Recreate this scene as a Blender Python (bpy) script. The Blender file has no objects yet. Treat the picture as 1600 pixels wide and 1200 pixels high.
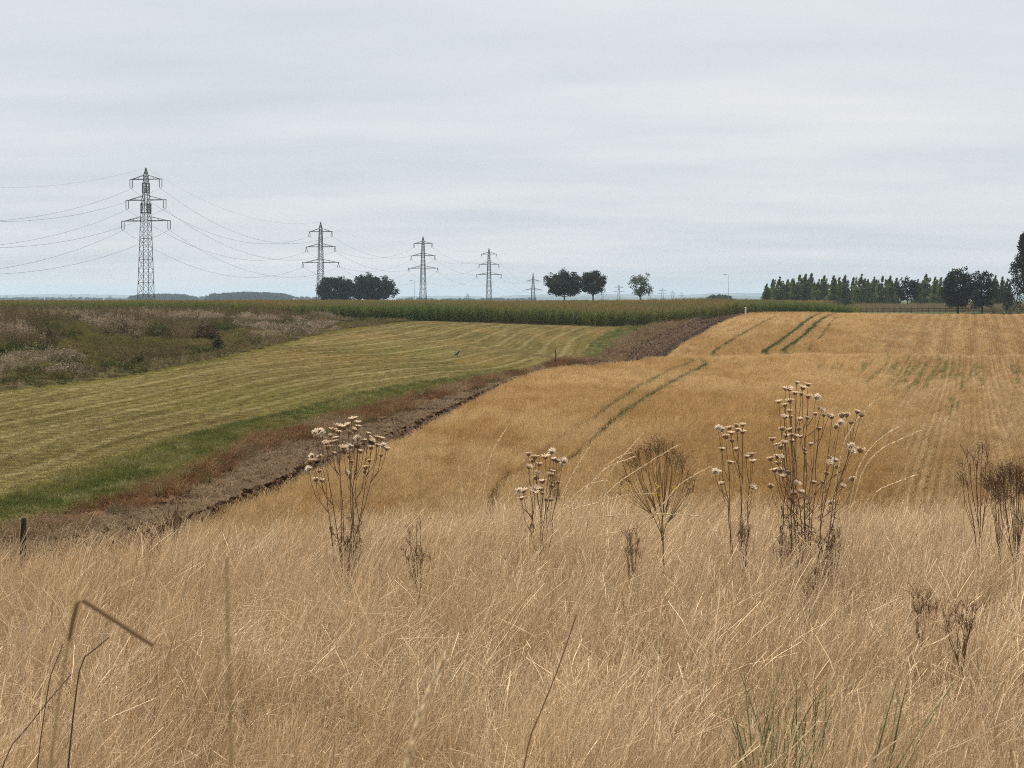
import bpy, math, random
import numpy as np
from mathutils import Vector, Matrix

# ------------------------------------------------------------------ camera, sky, sun, exposure
SC = bpy.context.scene
COL = SC.collection
EYE = 1.70                      # eye height above the ground at the camera
F = 2198.0                      # focal length in pixels of the 1600 px wide picture
HOR = 468.0                     # pixel row of the horizon

cam_d = bpy.data.cameras.new('camera')
cam = bpy.data.objects.new('camera', cam_d)
COL.objects.link(cam)
cam.location = (0, 0, EYE)
cam.rotation_euler = (math.pi / 2, 0, 0)
cam_d.shift_y = -(600.0 - HOR) / 1600.0      # level camera, cropped frame: uprights stay upright
cam_d.sensor_width = 36.0
cam_d.lens = F / 1600.0 * 36.0
cam_d.clip_start = 0.05
cam_d.clip_end = 60000.0
cam_d.dof.use_dof = True
cam_d.dof.focus_distance = 11.0
cam_d.dof.aperture_fstop = 13.0
SC.camera = cam

SUN_AZ, SUN_EL = math.radians(-42), math.radians(58)      # azimuth from +Y (view direction) towards +X
world = bpy.data.worlds.new('World')
SC.world = world
world.cycles.sampling_method = 'MANUAL'
world.cycles.sample_map_resolution = 512
world.use_nodes = True
wn, wl = world.node_tree.nodes, world.node_tree.links
wn.clear()


def wnode(t, **kw):
    n = wn.new(t)
    for k, v in kw.items():
        setattr(n, k, v)
    return n


def wmath(op, a, b=None):
    n = wnode('ShaderNodeMath', operation=op)
    for i, v in enumerate((a, b)):
        if v is None:
            continue
        if isinstance(v, (int, float)):
            n.inputs[i].default_value = v
        else:
            wl.new(v, n.inputs[i])
    return n.outputs[0]


sky = wnode('ShaderNodeTexSky', sky_type='NISHITA', sun_disc=False)
sky.sun_elevation = SUN_EL
sky.sun_rotation = SUN_AZ
sky.air_density, sky.dust_density, sky.ozone_density = 1.0, 2.0, 1.0
bg_sky = wnode('ShaderNodeBackground')
bg_sky.inputs['Strength'].default_value = 0.10
wl.new(sky.outputs[0], bg_sky.inputs['Color'])
tc = wnode('ShaderNodeTexCoord')
sep = wnode('ShaderNodeSeparateXYZ')
wl.new(tc.outputs['Generated'], sep.inputs[0])
zz = wmath('ADD', wmath('MAXIMUM', sep.outputs[2], 0.0), 0.10)
com = wnode('ShaderNodeCombineXYZ')
wl.new(wmath('DIVIDE', sep.outputs[0], zz), com.inputs[0])
wl.new(wmath('MULTIPLY', wmath('DIVIDE', sep.outputs[1], zz), 2.1), com.inputs[1])


def wnoise(scale, detail, rough, loc):
    mp = wnode('ShaderNodeMapping')
    mp.inputs['Location'].default_value = loc
    wl.new(com.outputs[0], mp.inputs[0])
    n = wnode('ShaderNodeTexNoise')
    n.inputs['Scale'].default_value = scale
    n.inputs['Detail'].default_value = detail
    n.inputs['Roughness'].default_value = rough
    wl.new(mp.outputs[0], n.inputs['Vector'])
    return n.outputs['Fac']


n1 = wnoise(0.34, 3.0, 0.45, (3.1, 0.4, 0))
n2 = wnoise(1.1, 4.0, 0.5, (7.7, 2.0, 0))
cf = wmath('ADD', wmath('MULTIPLY', n1, 0.64), wmath('MULTIPLY', n2, 0.36))
ramp = wnode('ShaderNodeValToRGB')
ramp.color_ramp.elements[0].position = 0.35
ramp.color_ramp.elements[0].color = (0.630, 0.690, 0.740, 1)
ramp.color_ramp.elements[1].position = 0.66
ramp.color_ramp.elements[1].color = (0.84, 0.855, 0.86, 1)
wl.new(cf, ramp.inputs[0])
bg_cl = wnode('ShaderNodeBackground')
bg_cl.inputs['Strength'].default_value = 1.0
wl.new(ramp.outputs[0], bg_cl.inputs['Color'])
wmix = wnode('ShaderNodeMixShader')
wmix.inputs[0].default_value = 0.90         # a thin veil of cloud over the blue
wl.new(bg_sky.outputs[0], wmix.inputs[1])
wl.new(bg_cl.outputs[0], wmix.inputs[2])
wout = wnode('ShaderNodeOutputWorld')
wl.new(wmix.outputs[0], wout.inputs['Surface'])

sun_d = bpy.data.lights.new('sun', 'SUN')
sun_d.energy = 5.0
sun_d.angle = math.radians(0.7)
sun_d.color = (1.0, 0.955, 0.89)
sun = bpy.data.objects.new('sun', sun_d)
COL.objects.link(sun)
sdir = Vector((math.sin(SUN_AZ) * math.cos(SUN_EL), math.cos(SUN_AZ) * math.cos(SUN_EL), math.sin(SUN_EL)))
sun.rotation_euler = (-sdir).to_track_quat('-Z', 'Y').to_euler()
sun.location = (0, 0, 60)

vs = SC.view_settings
vs.view_transform = 'Standard'
vs.look = 'None'
vs.exposure = 0.0
vs.gamma = 1.0
vs.use_curve_mapping = False
SC.cycles.use_denoising = False
SC.cycles.use_adaptive_sampling = True
SC.cycles.adaptive_min_samples = 48
SC.cycles.adaptive_threshold = 0.018
SC.cycles.pixel_filter_type = 'BLACKMAN_HARRIS'
SC.cycles.filter_width = 1.0
SC.cycles.max_bounces = 4
SC.cycles.diffuse_bounces = 3
SC.cycles.transmission_bounces = 3
SC.cycles.glossy_bounces = 2
SC.cycles.transparent_max_bounces = 6
SC.cycles.volume_bounces = 1

# ------------------------------------------------------------------ small helpers
rng = np.random.default_rng(11)
random.seed(11)


def smooth(t):
    t = np.clip(t, 0, 1)
    return t * t * (3 - 2 * t)


def _hash(ix, iy, seed):
    h = (ix.astype(np.int64) * 374761393 + iy.astype(np.int64) * 668265263 + seed * 974711) & 0xffffffff
    h = ((h ^ (h >> 13)) * 1274126177) & 0xffffffff
    h = h ^ (h >> 16)
    return (h & 0xffff) / 65535.0


def vnoise(x, y, seed=0):
    x, y = np.asarray(x, float), np.asarray(y, float)
    ix, iy = np.floor(x), np.floor(y)
    fx, fy = smooth(x - ix), smooth(y - iy)
    a, b = _hash(ix, iy, seed), _hash(ix + 1, iy, seed)
    c, d = _hash(ix, iy + 1, seed), _hash(ix + 1, iy + 1, seed)
    return (a * (1 - fx) + b * fx) * (1 - fy) + (c * (1 - fx) + d * fx) * fy


def fbm(x, y, seed=0, oct=4):
    s, a, t = 0, 0.5, 0
    for k in range(oct):
        s = s + a * vnoise(x * 2 ** k, y * 2 ** k, seed + 17 * k)
        t += a
        a *= 0.55
    return s / t


def mixc(a, b, t):
    a, b = np.asarray(a, float), np.asarray(b, float)
    t = np.asarray(t)[:, None]
    return a * (1 - t) + b * t


def tag(o, label=None, cat=None, group=None, kind=None):
    if label:
        o['label'] = label
    if cat:
        o['category'] = cat
    if group:
        o['group'] = group
    if kind:
        o['kind'] = kind
    return o


def empty(name, loc=(0, 0, 0), rz=0.0):
    o = bpy.data.objects.new(name, None)
    COL.objects.link(o)
    o.location = loc
    o.rotation_euler = (0, 0, rz)
    o.empty_display_size = 0.2
    return o


def mesh_np(name, V, Fc, shade=None, mat=None, smooth_shade=False):
    """V (n,3); Fc list of face tuples or an (m,k) array; shade: one value per vertex"""
    me = bpy.data.meshes.new(name)
    V = np.asarray(V, dtype=np.float32)
    if isinstance(Fc, np.ndarray):
        m, k = Fc.shape
        me.vertices.add(len(V))
        me.vertices.foreach_set('co', V.ravel())
        me.loops.add(m * k)
        me.loops.foreach_set('vertex_index', Fc.astype(np.int32).ravel())
        me.polygons.add(m)
        me.polygons.foreach_set('loop_start', np.arange(0, m * k, k, dtype=np.int32))
        me.polygons.foreach_set('loop_total', np.full(m, k, dtype=np.int32))
        me.update(calc_edges=True)
    else:
        me.from_pydata(V.tolist(), [], Fc)
    if shade is not None:
        at = me.attributes.new('shade', 'FLOAT', 'POINT')
        at.data.foreach_set('value', np.asarray(shade, dtype=np.float32))
    if mat:
        me.materials.append(mat)
    if smooth_shade:
        me.polygons.foreach_set('use_smooth', np.ones(len(me.polygons), dtype=bool))
    return me


class MB:
    """collects tubes, beams, ribbons and leaves and links them as one mesh object"""

    def __init__(self):
        self.v, self.f, self.s, self.n = [], [], [], 0

    def add(self, V, Fc, s=0.5):
        V = np.asarray(V, float)
        self.v.append(V)
        self.f += [tuple(i + self.n for i in q) for q in Fc]
        self.s.append(np.full(len(V), s) if np.isscalar(s) else np.asarray(s))
        self.n += len(V)

    def tube(self, P, R, n=5, s=0.5, cap=True):
        P = np.asarray(P, float)
        R = np.full(len(P), R) if np.isscalar(R) else np.asarray(R, float)
        T = np.gradient(P, axis=0)
        T /= np.linalg.norm(T, axis=1)[:, None] + 1e-9
        ref = np.array([0.0, 0, 1]) if abs(T[0, 2]) < 0.9 else np.array([1.0, 0, 0])
        V = []
        for p, t, r in zip(P, T, R):
            a = np.cross(t, ref)
            na = np.linalg.norm(a)
            if na < 1e-3:
                a = np.cross(t, [0, 1.0, 0])
                na = np.linalg.norm(a)
            a /= na
            b = np.cross(t, a)
            for k in range(n):
                q = 2 * math.pi * k / n
                V.append(p + r * (math.cos(q) * a + math.sin(q) * b))
        Fc = []
        for i in range(len(P) - 1):
            for k in range(n):
                k2 = (k + 1) % n
                Fc.append((i * n + k, i * n + k2, (i + 1) * n + k2, (i + 1) * n + k))
        if cap:
            Fc.append(tuple(range(n - 1, -1, -1)))
            Fc.append(tuple((len(P) - 1) * n + k for k in range(n)))
        self.add(V, Fc, s)

    def beam(self, a, b, w, s=0.5):
        self.tube([a, b], w * 0.7071, 4, s)

    def box(self, c, sz, s=0.5):
        c, h = np.asarray(c, float), np.asarray(sz, float) / 2
        V = [c + h * np.array([i, j, k]) for i in (-1, 1) for j in (-1, 1) for k in (-1, 1)]
        self.add(V, [(0, 1, 3, 2), (4, 6, 7, 5), (0, 4, 5, 1), (2, 3, 7, 6), (0, 2, 6, 4), (1, 5, 7, 3)], s)

    def ribbon(self, P, side, W, s=0.5):
        P, side = np.asarray(P, float), np.asarray(side, float)
        W = np.asarray(W, float)[:, None] * 0.5
        L, Rr = P - side * W, P + side * W
        n = len(P)
        V = np.concatenate([L, Rr])
        self.add(V, [(i, n + i, n + i + 1, i + 1) for i in range(n - 1)], s)

    def leaf(self, c, u, v, s=0.5):
        c, u, v = np.asarray(c), np.asarray(u), np.asarray(v)
        self.add([c - u, c + v, c + u, c - v], [(0, 1, 2, 3)], s)

    def lathe(self, c, prof, n=8, s=0.5, axis=None):
        c = np.asarray(c, float)
        V = []
        for r, z in prof:
            for k in range(n):
                q = 2 * math.pi * k / n
                V.append([r * math.cos(q), r * math.sin(q), z])
        V = np.array(V)
        if axis is not None:
            M = np.array(Vector(axis).to_track_quat('Z', 'Y').to_matrix())
            V = V @ M.T
        Fc = []
        for i in range(len(prof) - 1):
            for k in range(n):
                k2 = (k + 1) % n
                Fc.append((i * n + k, i * n + k2, (i + 1) * n + k2, (i + 1) * n + k))
        Fc.append(tuple(range(n - 1, -1, -1)))
        Fc.append(tuple((len(prof) - 1) * n + k for k in range(n)))
        self.add(V + c, Fc, s)

    def mesh(self, name, mat=None, sm=False):
        return mesh_np(name, np.concatenate(self.v), self.f, np.concatenate(self.s), mat, sm)

    def build(self, name, mat, parent=None, sm=False, loc=None):
        o = bpy.data.objects.new(name, self.mesh(name, mat, sm))
        COL.objects.link(o)
        if parent:
            o.parent = parent
        if loc is not None:
            o.location = loc
        return o


def link(name, me, parent=None, loc=None):
    o = bpy.data.objects.new(name, me)
    COL.objects.link(o)
    if parent:
        o.parent = parent
    if loc is not None:
        o.location = loc
    return o


def copy_tree(o, parent=None):
    c = o.copy()
    COL.objects.link(c)
    c.parent = parent
    for ch in o.children:
        copy_tree(ch, c)
    return c


# ------------------------------------------------------------------ materials
def new_mat(name):
    m = bpy.data.materials.new(name)
    m.use_nodes = True
    nt = m.node_tree
    nt.nodes.clear()
    return m, nt.nodes, nt.links


def plant_mat(name, col=None, inst=False, transl=0.3, lo=0.55, hi=1.35, alt=None, rough=0.6, gloss=0.012):
    """thin leaf or straw: diffuse + translucent + faint gloss; brightness varies with the mesh's own 'shade'"""
    m, N, L = new_mat(name)
    out = N.new('ShaderNodeOutputMaterial')
    sh = N.new('ShaderNodeAttribute')
    sh.attribute_name = 'shade'
    mr = N.new('ShaderNodeMapRange')
    mr.inputs['To Min'].default_value = lo
    mr.inputs['To Max'].default_value = hi
    L.new(sh.outputs['Fac'], mr.inputs['Value'])
    if inst:
        at = N.new('ShaderNodeAttribute')
        at.attribute_type = 'INSTANCER'
        at.attribute_name = 'col'
        c = at.outputs['Color']
    else:
        rgb = N.new('ShaderNodeRGB')
        rgb.outputs[0].default_value = (*col, 1)
        c = rgb.outputs[0]
        if alt is not None:
            mx0 = N.new('ShaderNodeMix')
            mx0.data_type = 'RGBA'
            nz = N.new('ShaderNodeTexNoise')
            nz.inputs['Scale'].default_value = alt[1]
            tcx = N.new('ShaderNodeTexCoord')
            L.new(tcx.outputs['Object'], nz.inputs['Vector'])
            rp = N.new('ShaderNodeMapRange')
            rp.inputs['From Min'].default_value = 0.35
            rp.inputs['From Max'].default_value = 0.65
            L.new(nz.outputs['Fac'], rp.inputs['Value'])
            L.new(rp.outputs[0], mx0.inputs['Factor'])
            L.new(c, mx0.inputs[6])
            mx0.inputs[7].default_value = (*alt[0], 1)
            c = mx0.outputs[2]
    vm = N.new('ShaderNodeVectorMath')
    vm.operation = 'SCALE'
    L.new(c, vm.inputs[0])
    L.new(mr.outputs[0], vm.inputs['Scale'])
    d = N.new('ShaderNodeBsdfDiffuse')
    t = N.new('ShaderNodeBsdfTranslucent')
    L.new(vm.outputs[0], d.inputs['Color'])
    L.new(vm.outputs[0], t.inputs['Color'])
    mx = N.new('ShaderNodeMixShader')
    mx.inputs[0].default_value = transl
    L.new(d.outputs[0], mx.inputs[1])
    L.new(t.outputs[0], mx.inputs[2])
    if gloss > 0:
        g = N.new('ShaderNodeBsdfGlossy')
        g.inputs['Roughness'].default_value = rough
        g.inputs['Color'].default_value = (1, 0.97, 0.9, 1)
        mg = N.new('ShaderNodeMixShader')
        mg.inputs[0].default_value = gloss
        L.new(mx.outputs[0], mg.inputs[1])
        L.new(g.outputs[0], mg.inputs[2])
        L.new(mg.outputs[0], out.inputs['Surface'])
    else:
        L.new(mx.outputs[0], out.inputs['Surface'])
    return m


def solid_mat(name, c1, c2=None, scale=4.0, rough=0.85, bump=0.0, metal=0.0, stretch=(1, 1, 1), detail=6.0, c3=None, spec=0.02):
    m, N, L = new_mat(name)
    out = N.new('ShaderNodeOutputMaterial')
    p = N.new('ShaderNodeBsdfPrincipled')
    p.inputs['Roughness'].default_value = rough
    p.inputs['Metallic'].default_value = metal
    p.inputs['Specular IOR Level'].default_value = spec
    tcx = N.new('ShaderNodeTexCoord')
    mp = N.new('ShaderNodeMapping')
    mp.inputs['Scale'].default_value = stretch
    L.new(tcx.outputs['Object'], mp.inputs[0])
    nz = N.new('ShaderNodeTexNoise')
    nz.inputs['Scale'].default_value = scale
    nz.inputs['Detail'].default_value = detail
    nz.inputs['Roughness'].default_value = 0.65
    L.new(mp.outputs[0], nz.inputs['Vector'])
    rp = N.new('ShaderNodeValToRGB')
    rp.color_ramp.elements[0].position = 0.33
    rp.color_ramp.elements[0].color = (*c1, 1)
    rp.color_ramp.elements[1].position = 0.68
    rp.color_ramp.elements[1].color = (*(c2 or c1), 1)
    if c3:
        e = rp.color_ramp.elements.new(0.5)
        e.color = (*c3, 1)
    L.new(nz.outputs['Fac'], rp.inputs[0])
    L.new(rp.outputs[0], p.inputs['Base Color'])
    if bump:
        b = N.new('ShaderNodeBump')
        b.inputs['Strength'].default_value = bump
        b.inputs['Distance'].default_value = 0.05
        L.new(nz.outputs['Fac'], b.inputs['Height'])
        L.new(b.outputs[0], p.inputs['Normal'])
    L.new(p.outputs[0], out.inputs['Surface'])
    return m


M = {}
M['inst'] = plant_mat('crop_straw', inst=True, transl=0.38)
M['inst_green'] = plant_mat('herb_leaf', inst=True, transl=0.25, gloss=0.008)
M['inst_clod'] = plant_mat('soil_clod', inst=True, transl=0.0, gloss=0.0, lo=0.7, hi=1.25)
M['thatch'] = solid_mat('dry_thatch', (0.07, 0.045, 0.025), (0.16, 0.105, 0.06), 9.0, bump=0.5)
M['gold_soil'] = solid_mat('stubble_soil', (0.22, 0.14, 0.06), (0.32, 0.21, 0.095), 3.0, bump=0.3)
M['meadow_soil'] = solid_mat('mown_sward', (0.17, 0.15, 0.045), (0.27, 0.22, 0.085), 1.2, bump=0.3)
M['green_soil'] = solid_mat('green_sward', (0.06, 0.075, 0.02), (0.13, 0.12, 0.035), 1.5, bump=0.3)
M['rust_soil'] = solid_mat('rusty_litter', (0.10, 0.05, 0.025), (0.19, 0.10, 0.05), 2.5, bump=0.4)
M['dirt'] = solid_mat('bare_earth', (0.050, 0.029, 0.016), (0.140, 0.088, 0.050), 2.2, bump=0.8, c3=(0.095, 0.059, 0.035))
M['bank_soil'] = solid_mat('weedy_soil', (0.06, 0.06, 0.02), (0.12, 0.09, 0.04), 1.0, bump=0.3)
M['plain'] = solid_mat('farm_plain', (0.05, 0.065, 0.02), (0.12, 0.11, 0.045), 0.006, bump=0.0)
M['steel'] = solid_mat('galvanised_steel', (0.045, 0.055, 0.048), (0.075, 0.085, 0.072), 2.0, rough=0.6, metal=0.2, spec=0.3)
M['glass_ins'] = solid_mat('insulator_glaze', (0.05, 0.055, 0.05), (0.08, 0.085, 0.08), 3.0, rough=0.4, spec=0.3)
M['wire'] = solid_mat('aluminium_wire', (0.16, 0.17, 0.18), (0.20, 0.21, 0.22), 1.0, rough=0.6, metal=0.3, spec=0.3)
M['lamp_steel'] = solid_mat('lamp_pole_grey', (0.22, 0.23, 0.23), (0.30, 0.31, 0.31), 2.0, rough=0.5, metal=0.3, spec=0.3)
M['bark'] = solid_mat('bark', (0.025, 0.02, 0.016), (0.06, 0.048, 0.036), 6.0, bump=0.5, stretch=(1, 1, 0.2))
M['leaf_dark'] = plant_mat('dark_leaf', (0.017, 0.024, 0.010), transl=0.10, lo=0.6, hi=1.5)
M['leaf_mid'] = plant_mat('mid_leaf', (0.026, 0.036, 0.012), transl=0.15, lo=0.6, hi=1.5)
M['leaf_pale'] = plant_mat('pale_leaf', (0.065, 0.085, 0.035), transl=0.25, lo=0.6, hi=1.5)
M['leaf_poplar'] = plant_mat('poplar_leaf', (0.125, 0.158, 0.042), transl=0.4, lo=0.5, hi=1.5)
M['leaf_bush'] = plant_mat('bush_leaf', (0.10, 0.105, 0.035), transl=0.25, lo=0.5, hi=1.5, alt=((0.16, 0.12, 0.06), 0.7))
M['wood_grey'] = solid_mat('weathered_wood', (0.07, 0.058, 0.046), (0.16, 0.14, 0.12), 10.0, bump=0.5, stretch=(1, 1, 0.15))
M['wood_dark'] = solid_mat('dark_wood', (0.035, 0.03, 0.026), (0.09, 0.08, 0.07), 14.0, bump=0.5, stretch=(1, 1, 0.15))
M['white'] = solid_mat('white_paint', (0.68, 0.68, 0.66), (0.78, 0.78, 0.76), 6.0, rough=0.6, spec=0.3)
M['crow'] = solid_mat('black_feather', (0.010, 0.010, 0.012), (0.022, 0.022, 0.025), 12.0, rough=0.55, spec=0.3)
M['hill'] = solid_mat('wooded_hill', (0.030, 0.042, 0.018), (0.075, 0.085, 0.035), 0.004, bump=0.0)
M['stem_brown'] = plant_mat('thistle_stem', (0.17, 0.105, 0.062), transl=0.0, lo=0.6, hi=1.3)
M['cup'] = plant_mat('thistle_bract', (0.33, 0.215, 0.135), transl=0.2, lo=0.5, hi=1.3)
M['pappus'] = plant_mat('thistle_down', (0.80, 0.65, 0.47), transl=0.45, lo=0.75, hi=1.25)
M['fluff'] = plant_mat('white_down', (0.86, 0.76, 0.62), transl=0.5, lo=0.85, hi=1.15)
M['dry_leaf'] = plant_mat('curled_dry_leaf', (0.22, 0.14, 0.085), transl=0.2, lo=0.5, hi=1.4)
M['umbel'] = plant_mat('brown_seed', (0.29, 0.145, 0.078), transl=0.1, lo=0.5, hi=1.5)
M['weed_brown'] = plant_mat('withered_bud', (0.19, 0.12, 0.072), transl=0.1, lo=0.5, hi=1.4)
M['stem_green'] = plant_mat('olive_stem', (0.20, 0.18, 0.06), transl=0.1, lo=0.6, hi=1.3)
M['stem_olive'] = plant_mat('brown_olive_stem', (0.24, 0.17, 0.075), transl=0.05, lo=0.6, hi=1.3)
M['yellow'] = plant_mat('yellow_bloom', (0.62, 0.46, 0.03), transl=0.2)
M['straw'] = plant_mat('pale_straw', (0.62, 0.46, 0.27), transl=0.3, lo=0.7, hi=1.3)
M['straw_bright'] = plant_mat('bleached_straw', (0.80, 0.64, 0.42), transl=0.3, lo=0.8, hi=1.2)
M['straw_brown'] = plant_mat('brown_straw', (0.24, 0.14, 0.065), transl=0.1, lo=0.7, hi=1.3)
M['reed_brown'] = plant_mat('dark_reed', (0.25, 0.15, 0.070), transl=0.0)
M['straw_black'] = plant_mat('blackened_straw', (0.08, 0.05, 0.032), transl=0.05, lo=0.7, hi=1.3)
M['straw_yellow'] = plant_mat('yellowed_reed', (0.46, 0.33, 0.14), transl=0.3, lo=0.7, hi=1.3)
M['blade_green'] = plant_mat('green_blade', (0.085, 0.12, 0.035), transl=0.3, lo=0.5, hi=1.4)

# ------------------------------------------------------------------ terrain: heights relative to the eye
PV = ([-20, 0, 6, 11, 14, 18, 26, 36], [-1.65, -1.68, -1.95, -2.28, -2.55, -3.15, -4.75, -5.80])
PL = ([36, 50, 60, 77, 95, 115, 150, 178, 210, 260, 420, 1000, 12000], [-5.80, -5.75, -5.55, -5.05, -4.5, -4.0, -3.3, -3.0, -2.85, -2.75, -2.7, -3.0, -3.0])
PR = ([36, 60, 100, 115, 130, 145, 158, 168, 178, 192, 215, 235, 250, 275, 330, 450, 1000, 12000],
      [-5.80, -5.95, -6.10, -6.08, -5.92, -6.75, -7.35, -7.00, -6.25, -5.20, -3.75, -3.15, -2.95, -2.85, -2.75, -2.5, -3.0, -3.0])


def pchip(xs, ys):
    """monotone smooth interpolation"""
    xs, ys = np.asarray(xs, float), np.asarray(ys, float)
    h = np.diff(xs)
    dl = np.diff(ys) / h
    m = np.zeros(len(xs))
    for i in range(1, len(xs) - 1):
        if dl[i - 1] * dl[i] > 0:
            w1, w2 = 2 * h[i] + h[i - 1], h[i] + 2 * h[i - 1]
            m[i] = (w1 + w2) / (w1 / dl[i - 1] + w2 / dl[i])
    m[0], m[-1] = dl[0], dl[-1]

    def f(x):
        x = np.clip(np.asarray(x, float), xs[0], xs[-1])
        i = np.clip(np.searchsorted(xs, x) - 1, 0, len(xs) - 2)
        t = (x - xs[i]) / h[i]
        return ((1 + 2 * t) * (1 - t) ** 2 * ys[i] + t * (1 - t) ** 2 * h[i] * m[i]
                + t * t * (3 - 2 * t) * ys[i + 1] + t * t * (t - 1) * h[i] * m[i + 1])
    return f


fV, fL, fR = pchip(*PV), pchip(*PL), pchip(*PR)


def ray(px, py):
    return np.array([(px - 800.0) / F, 1.0, (HOR - py) / F])


def at_dist(px, py, Y):
    """world point on the line of sight through a pixel, Y metres ahead"""
    d = ray(px, py)
    return np.array([d[0] / d[1] * Y, Y, EYE + d[2] / d[1] * Y])


def solve_profile(f, px, py, y0, y1):
    d = ray(px, py)
    ys = np.linspace(y0, y1, 4000)
    g = f(ys) - d[2] / d[1] * ys
    i = np.argmin(np.abs(g))
    return d[0] / d[1] * ys[i], ys[i]


# dirt / cereal edge on the right-hand profile, bank / meadow edge on the left-hand profile
kR = [solve_profile(fR, *p) for p in [(330, 800, 30, 130), (480, 735, 30, 130), (600, 690, 30, 130), (700, 640, 30, 130), (860, 579, 30, 130)]]
kR += [(6.0, 122.0), (11.2, 131.0), (13.6, 146.0), (15.8, 160.0)]
kR += [solve_profile(fR, *p) for p in [(1050, 542, 165, 245), (1087, 522, 165, 245), (1125, 503, 165, 245)]] + [(37.5, 238.0), (41.0, 250.0)]
kR = [(x_ + 0.9, y_) for x_, y_ in kR]          # the crop stands half a metre high, its foot lies to the right of the visible edge
kL = [solve_profile(fL, *p) for p in [(0, 612, 40, 260), (190, 588, 40, 260), (400, 546, 40, 260), (520, 517, 40, 260), (600, 506, 40, 260)]]


def knots(k):
    k = sorted(k, key=lambda p: p[1])
    ys, xs = [p[1] for p in k], [p[0] for p in k]
    s0 = (xs[1] - xs[0]) / (ys[1] - ys[0])
    s1 = (xs[-1] - xs[-2]) / (ys[-1] - ys[-2])
    ys = [ys[0] - 60] + ys + [ys[-1] + 120]
    xs = [xs[0] - 60 * s0] + xs + [xs[-1] + 120 * s1]
    return np.array(ys), np.array(xs)


def edge_fn(k, wob=0.0, seed=0):
    ys, xs = knots(k)
    f = pchip(ys, xs)
    return lambda y: f(y) + (wob * (fbm(np.asarray(y) * 0.35, np.asarray(y) * 0, seed) - 0.5) if wob else 0.0)


kL.append((-40.0, 45.0))
xR, xL = edge_fn(kR), edge_fn(kL)


def elev(x, y):
    x, y = np.asarray(x, float), np.asarray(y, float)
    ver = fV(y * (1 + 0.22 * smooth((-x - 1.0) / 4.0)))
    l, r = xL(y), xR(y)
    w = smooth((x - l) / np.maximum(r - l, 3.0))
    mid = fL(y) * (1 - w) + fR(y) * w
    bank = smooth((l - x) / 26.0) * smooth((y - 30) / 40.0)
    mid = mid * (1 - bank) + np.maximum(mid, -2.62) * bank
    mid = mid + 0.42 * smooth((x - 8) / 22.0) * np.exp(-((y - 131) / 16.0) ** 2)
    mid = mid + 0.0016 * np.clip(x - 40, 0, 60) * smooth((y - 200) / 40)
    mid = mid + 0.75 * np.exp(-((x - 40) / 17.0) ** 2 - ((y - 278) / 24.0) ** 2)
    mid = mid - 0.75 * smooth((x - 50) / 16.0) * np.exp(-((y - 285) / 22.0) ** 2)
    mid = mid - 0.60 * smooth((x - 56) / 14.0) * smooth((y - 258) / 16.0) * smooth((372 - y) / 30.0)
    k = smooth((y - 28) / 10.0)
    e = ver * (1 - k) + mid * k
    e = e + 0.10 * (fbm(x * 0.12, y * 0.12, 5) - 0.5) * smooth((y - 30) / 20) * smooth((400 - y) / 100)
    return e


def gz(x, y):
    return EYE + elev(x, y)


def hit(px, py, y0=25.0, y1=300.0):
    """first ground point along a line of sight"""
    d = ray(px, py)
    ys = np.linspace(y0, y1, 6000)
    xs = d[0] / d[1] * ys
    g = EYE + d[2] / d[1] * ys - gz(xs, ys)
    neg = np.nonzero(g < 0)[0]
    i = neg[0] if len(neg) else int(np.argmin(np.abs(g)))
    return float(xs[i]), float(ys[i])


def pix(x, y, z):
    """pixel of a world point, for culling scatter outside the view"""
    dep = np.maximum(y, 0.1)
    return 800 + F * x / dep, HOR - F * (z - EYE) / dep


def along(pts):
    return [hit(*p) for p in pts]


x2 = edge_fn(along([(0, 782), (150, 732), (260, 692), (400, 656), (600, 607), (750, 585), (860, 567), (930, 531), (1010, 501)]), 0.25, 31)
x3 = edge_fn(along([(0, 826), (120, 800), (200, 776), (300, 737), (400, 692), (480, 666), (600, 632), (720, 601), (800, 583), (890, 562), (960, 540), (1030, 506)]), 0.8, 32)
x4 = edge_fn(along([(60, 836), (200, 802), (300, 764), (400, 714), (500, 683), (640, 641), (700, 620), (760, 603), (840, 582)]) +
             [(3.8, 122.0), (8.6, 134.0)] + along([(985, 548), (1040, 519), (1095, 500)]), 0.6, 33)

# ------------------------------------------------------------------ the ground sheets
YS = np.concatenate([np.arange(28, 80, 0.8), np.arange(80, 160, 1.2), np.arange(160, 263, 2.0)])


def strip(name, fa, fb, nu, mat, label, relief=None, pw=1.0, tone=None):
    a, b = fa(YS), fb(YS)
    b = np.maximum(b, a + 0.05)
    t = np.linspace(0, 1, nu + 1)
    t = np.sign(t - 0.0) * np.abs(t) ** pw
    X = a[:, None] + (b - a)[:, None] * t[None]
    Y = np.repeat(YS[:, None], nu + 1, 1)
    Z = gz(X, Y)
    if relief is not None:
        e = np.minimum(t, 1 - t)[None] * (b - a)[:, None]
        Z = Z + relief(X, Y, t[None] + 0 * X) * smooth(e / 0.35)
    V = np.stack([X, Y, Z], -1).reshape(-1, 3)
    n = nu + 1
    i, j = np.meshgrid(np.arange(len(YS) - 1), np.arange(nu), indexing='ij')
    q = (i * n + j).ravel()
    Fc = np.stack([q, q + 1, q + n + 1, q + n], 1)
    me = mesh_np(name, V, Fc, mat=mat, smooth_shade=True)
    if tone is not None:
        at = me.attributes.new('tone', 'FLOAT_COLOR', 'POINT')
        cc_ = tone(X, Y)[0].reshape(-1, 3)
        at.data.foreach_set('color', np.concatenate([cc_, np.ones((len(cc_), 1))], 1).astype(np.float32).ravel())
    o = link(name, me)
    return tag(o, label, 'ground', kind='structure')


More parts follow.
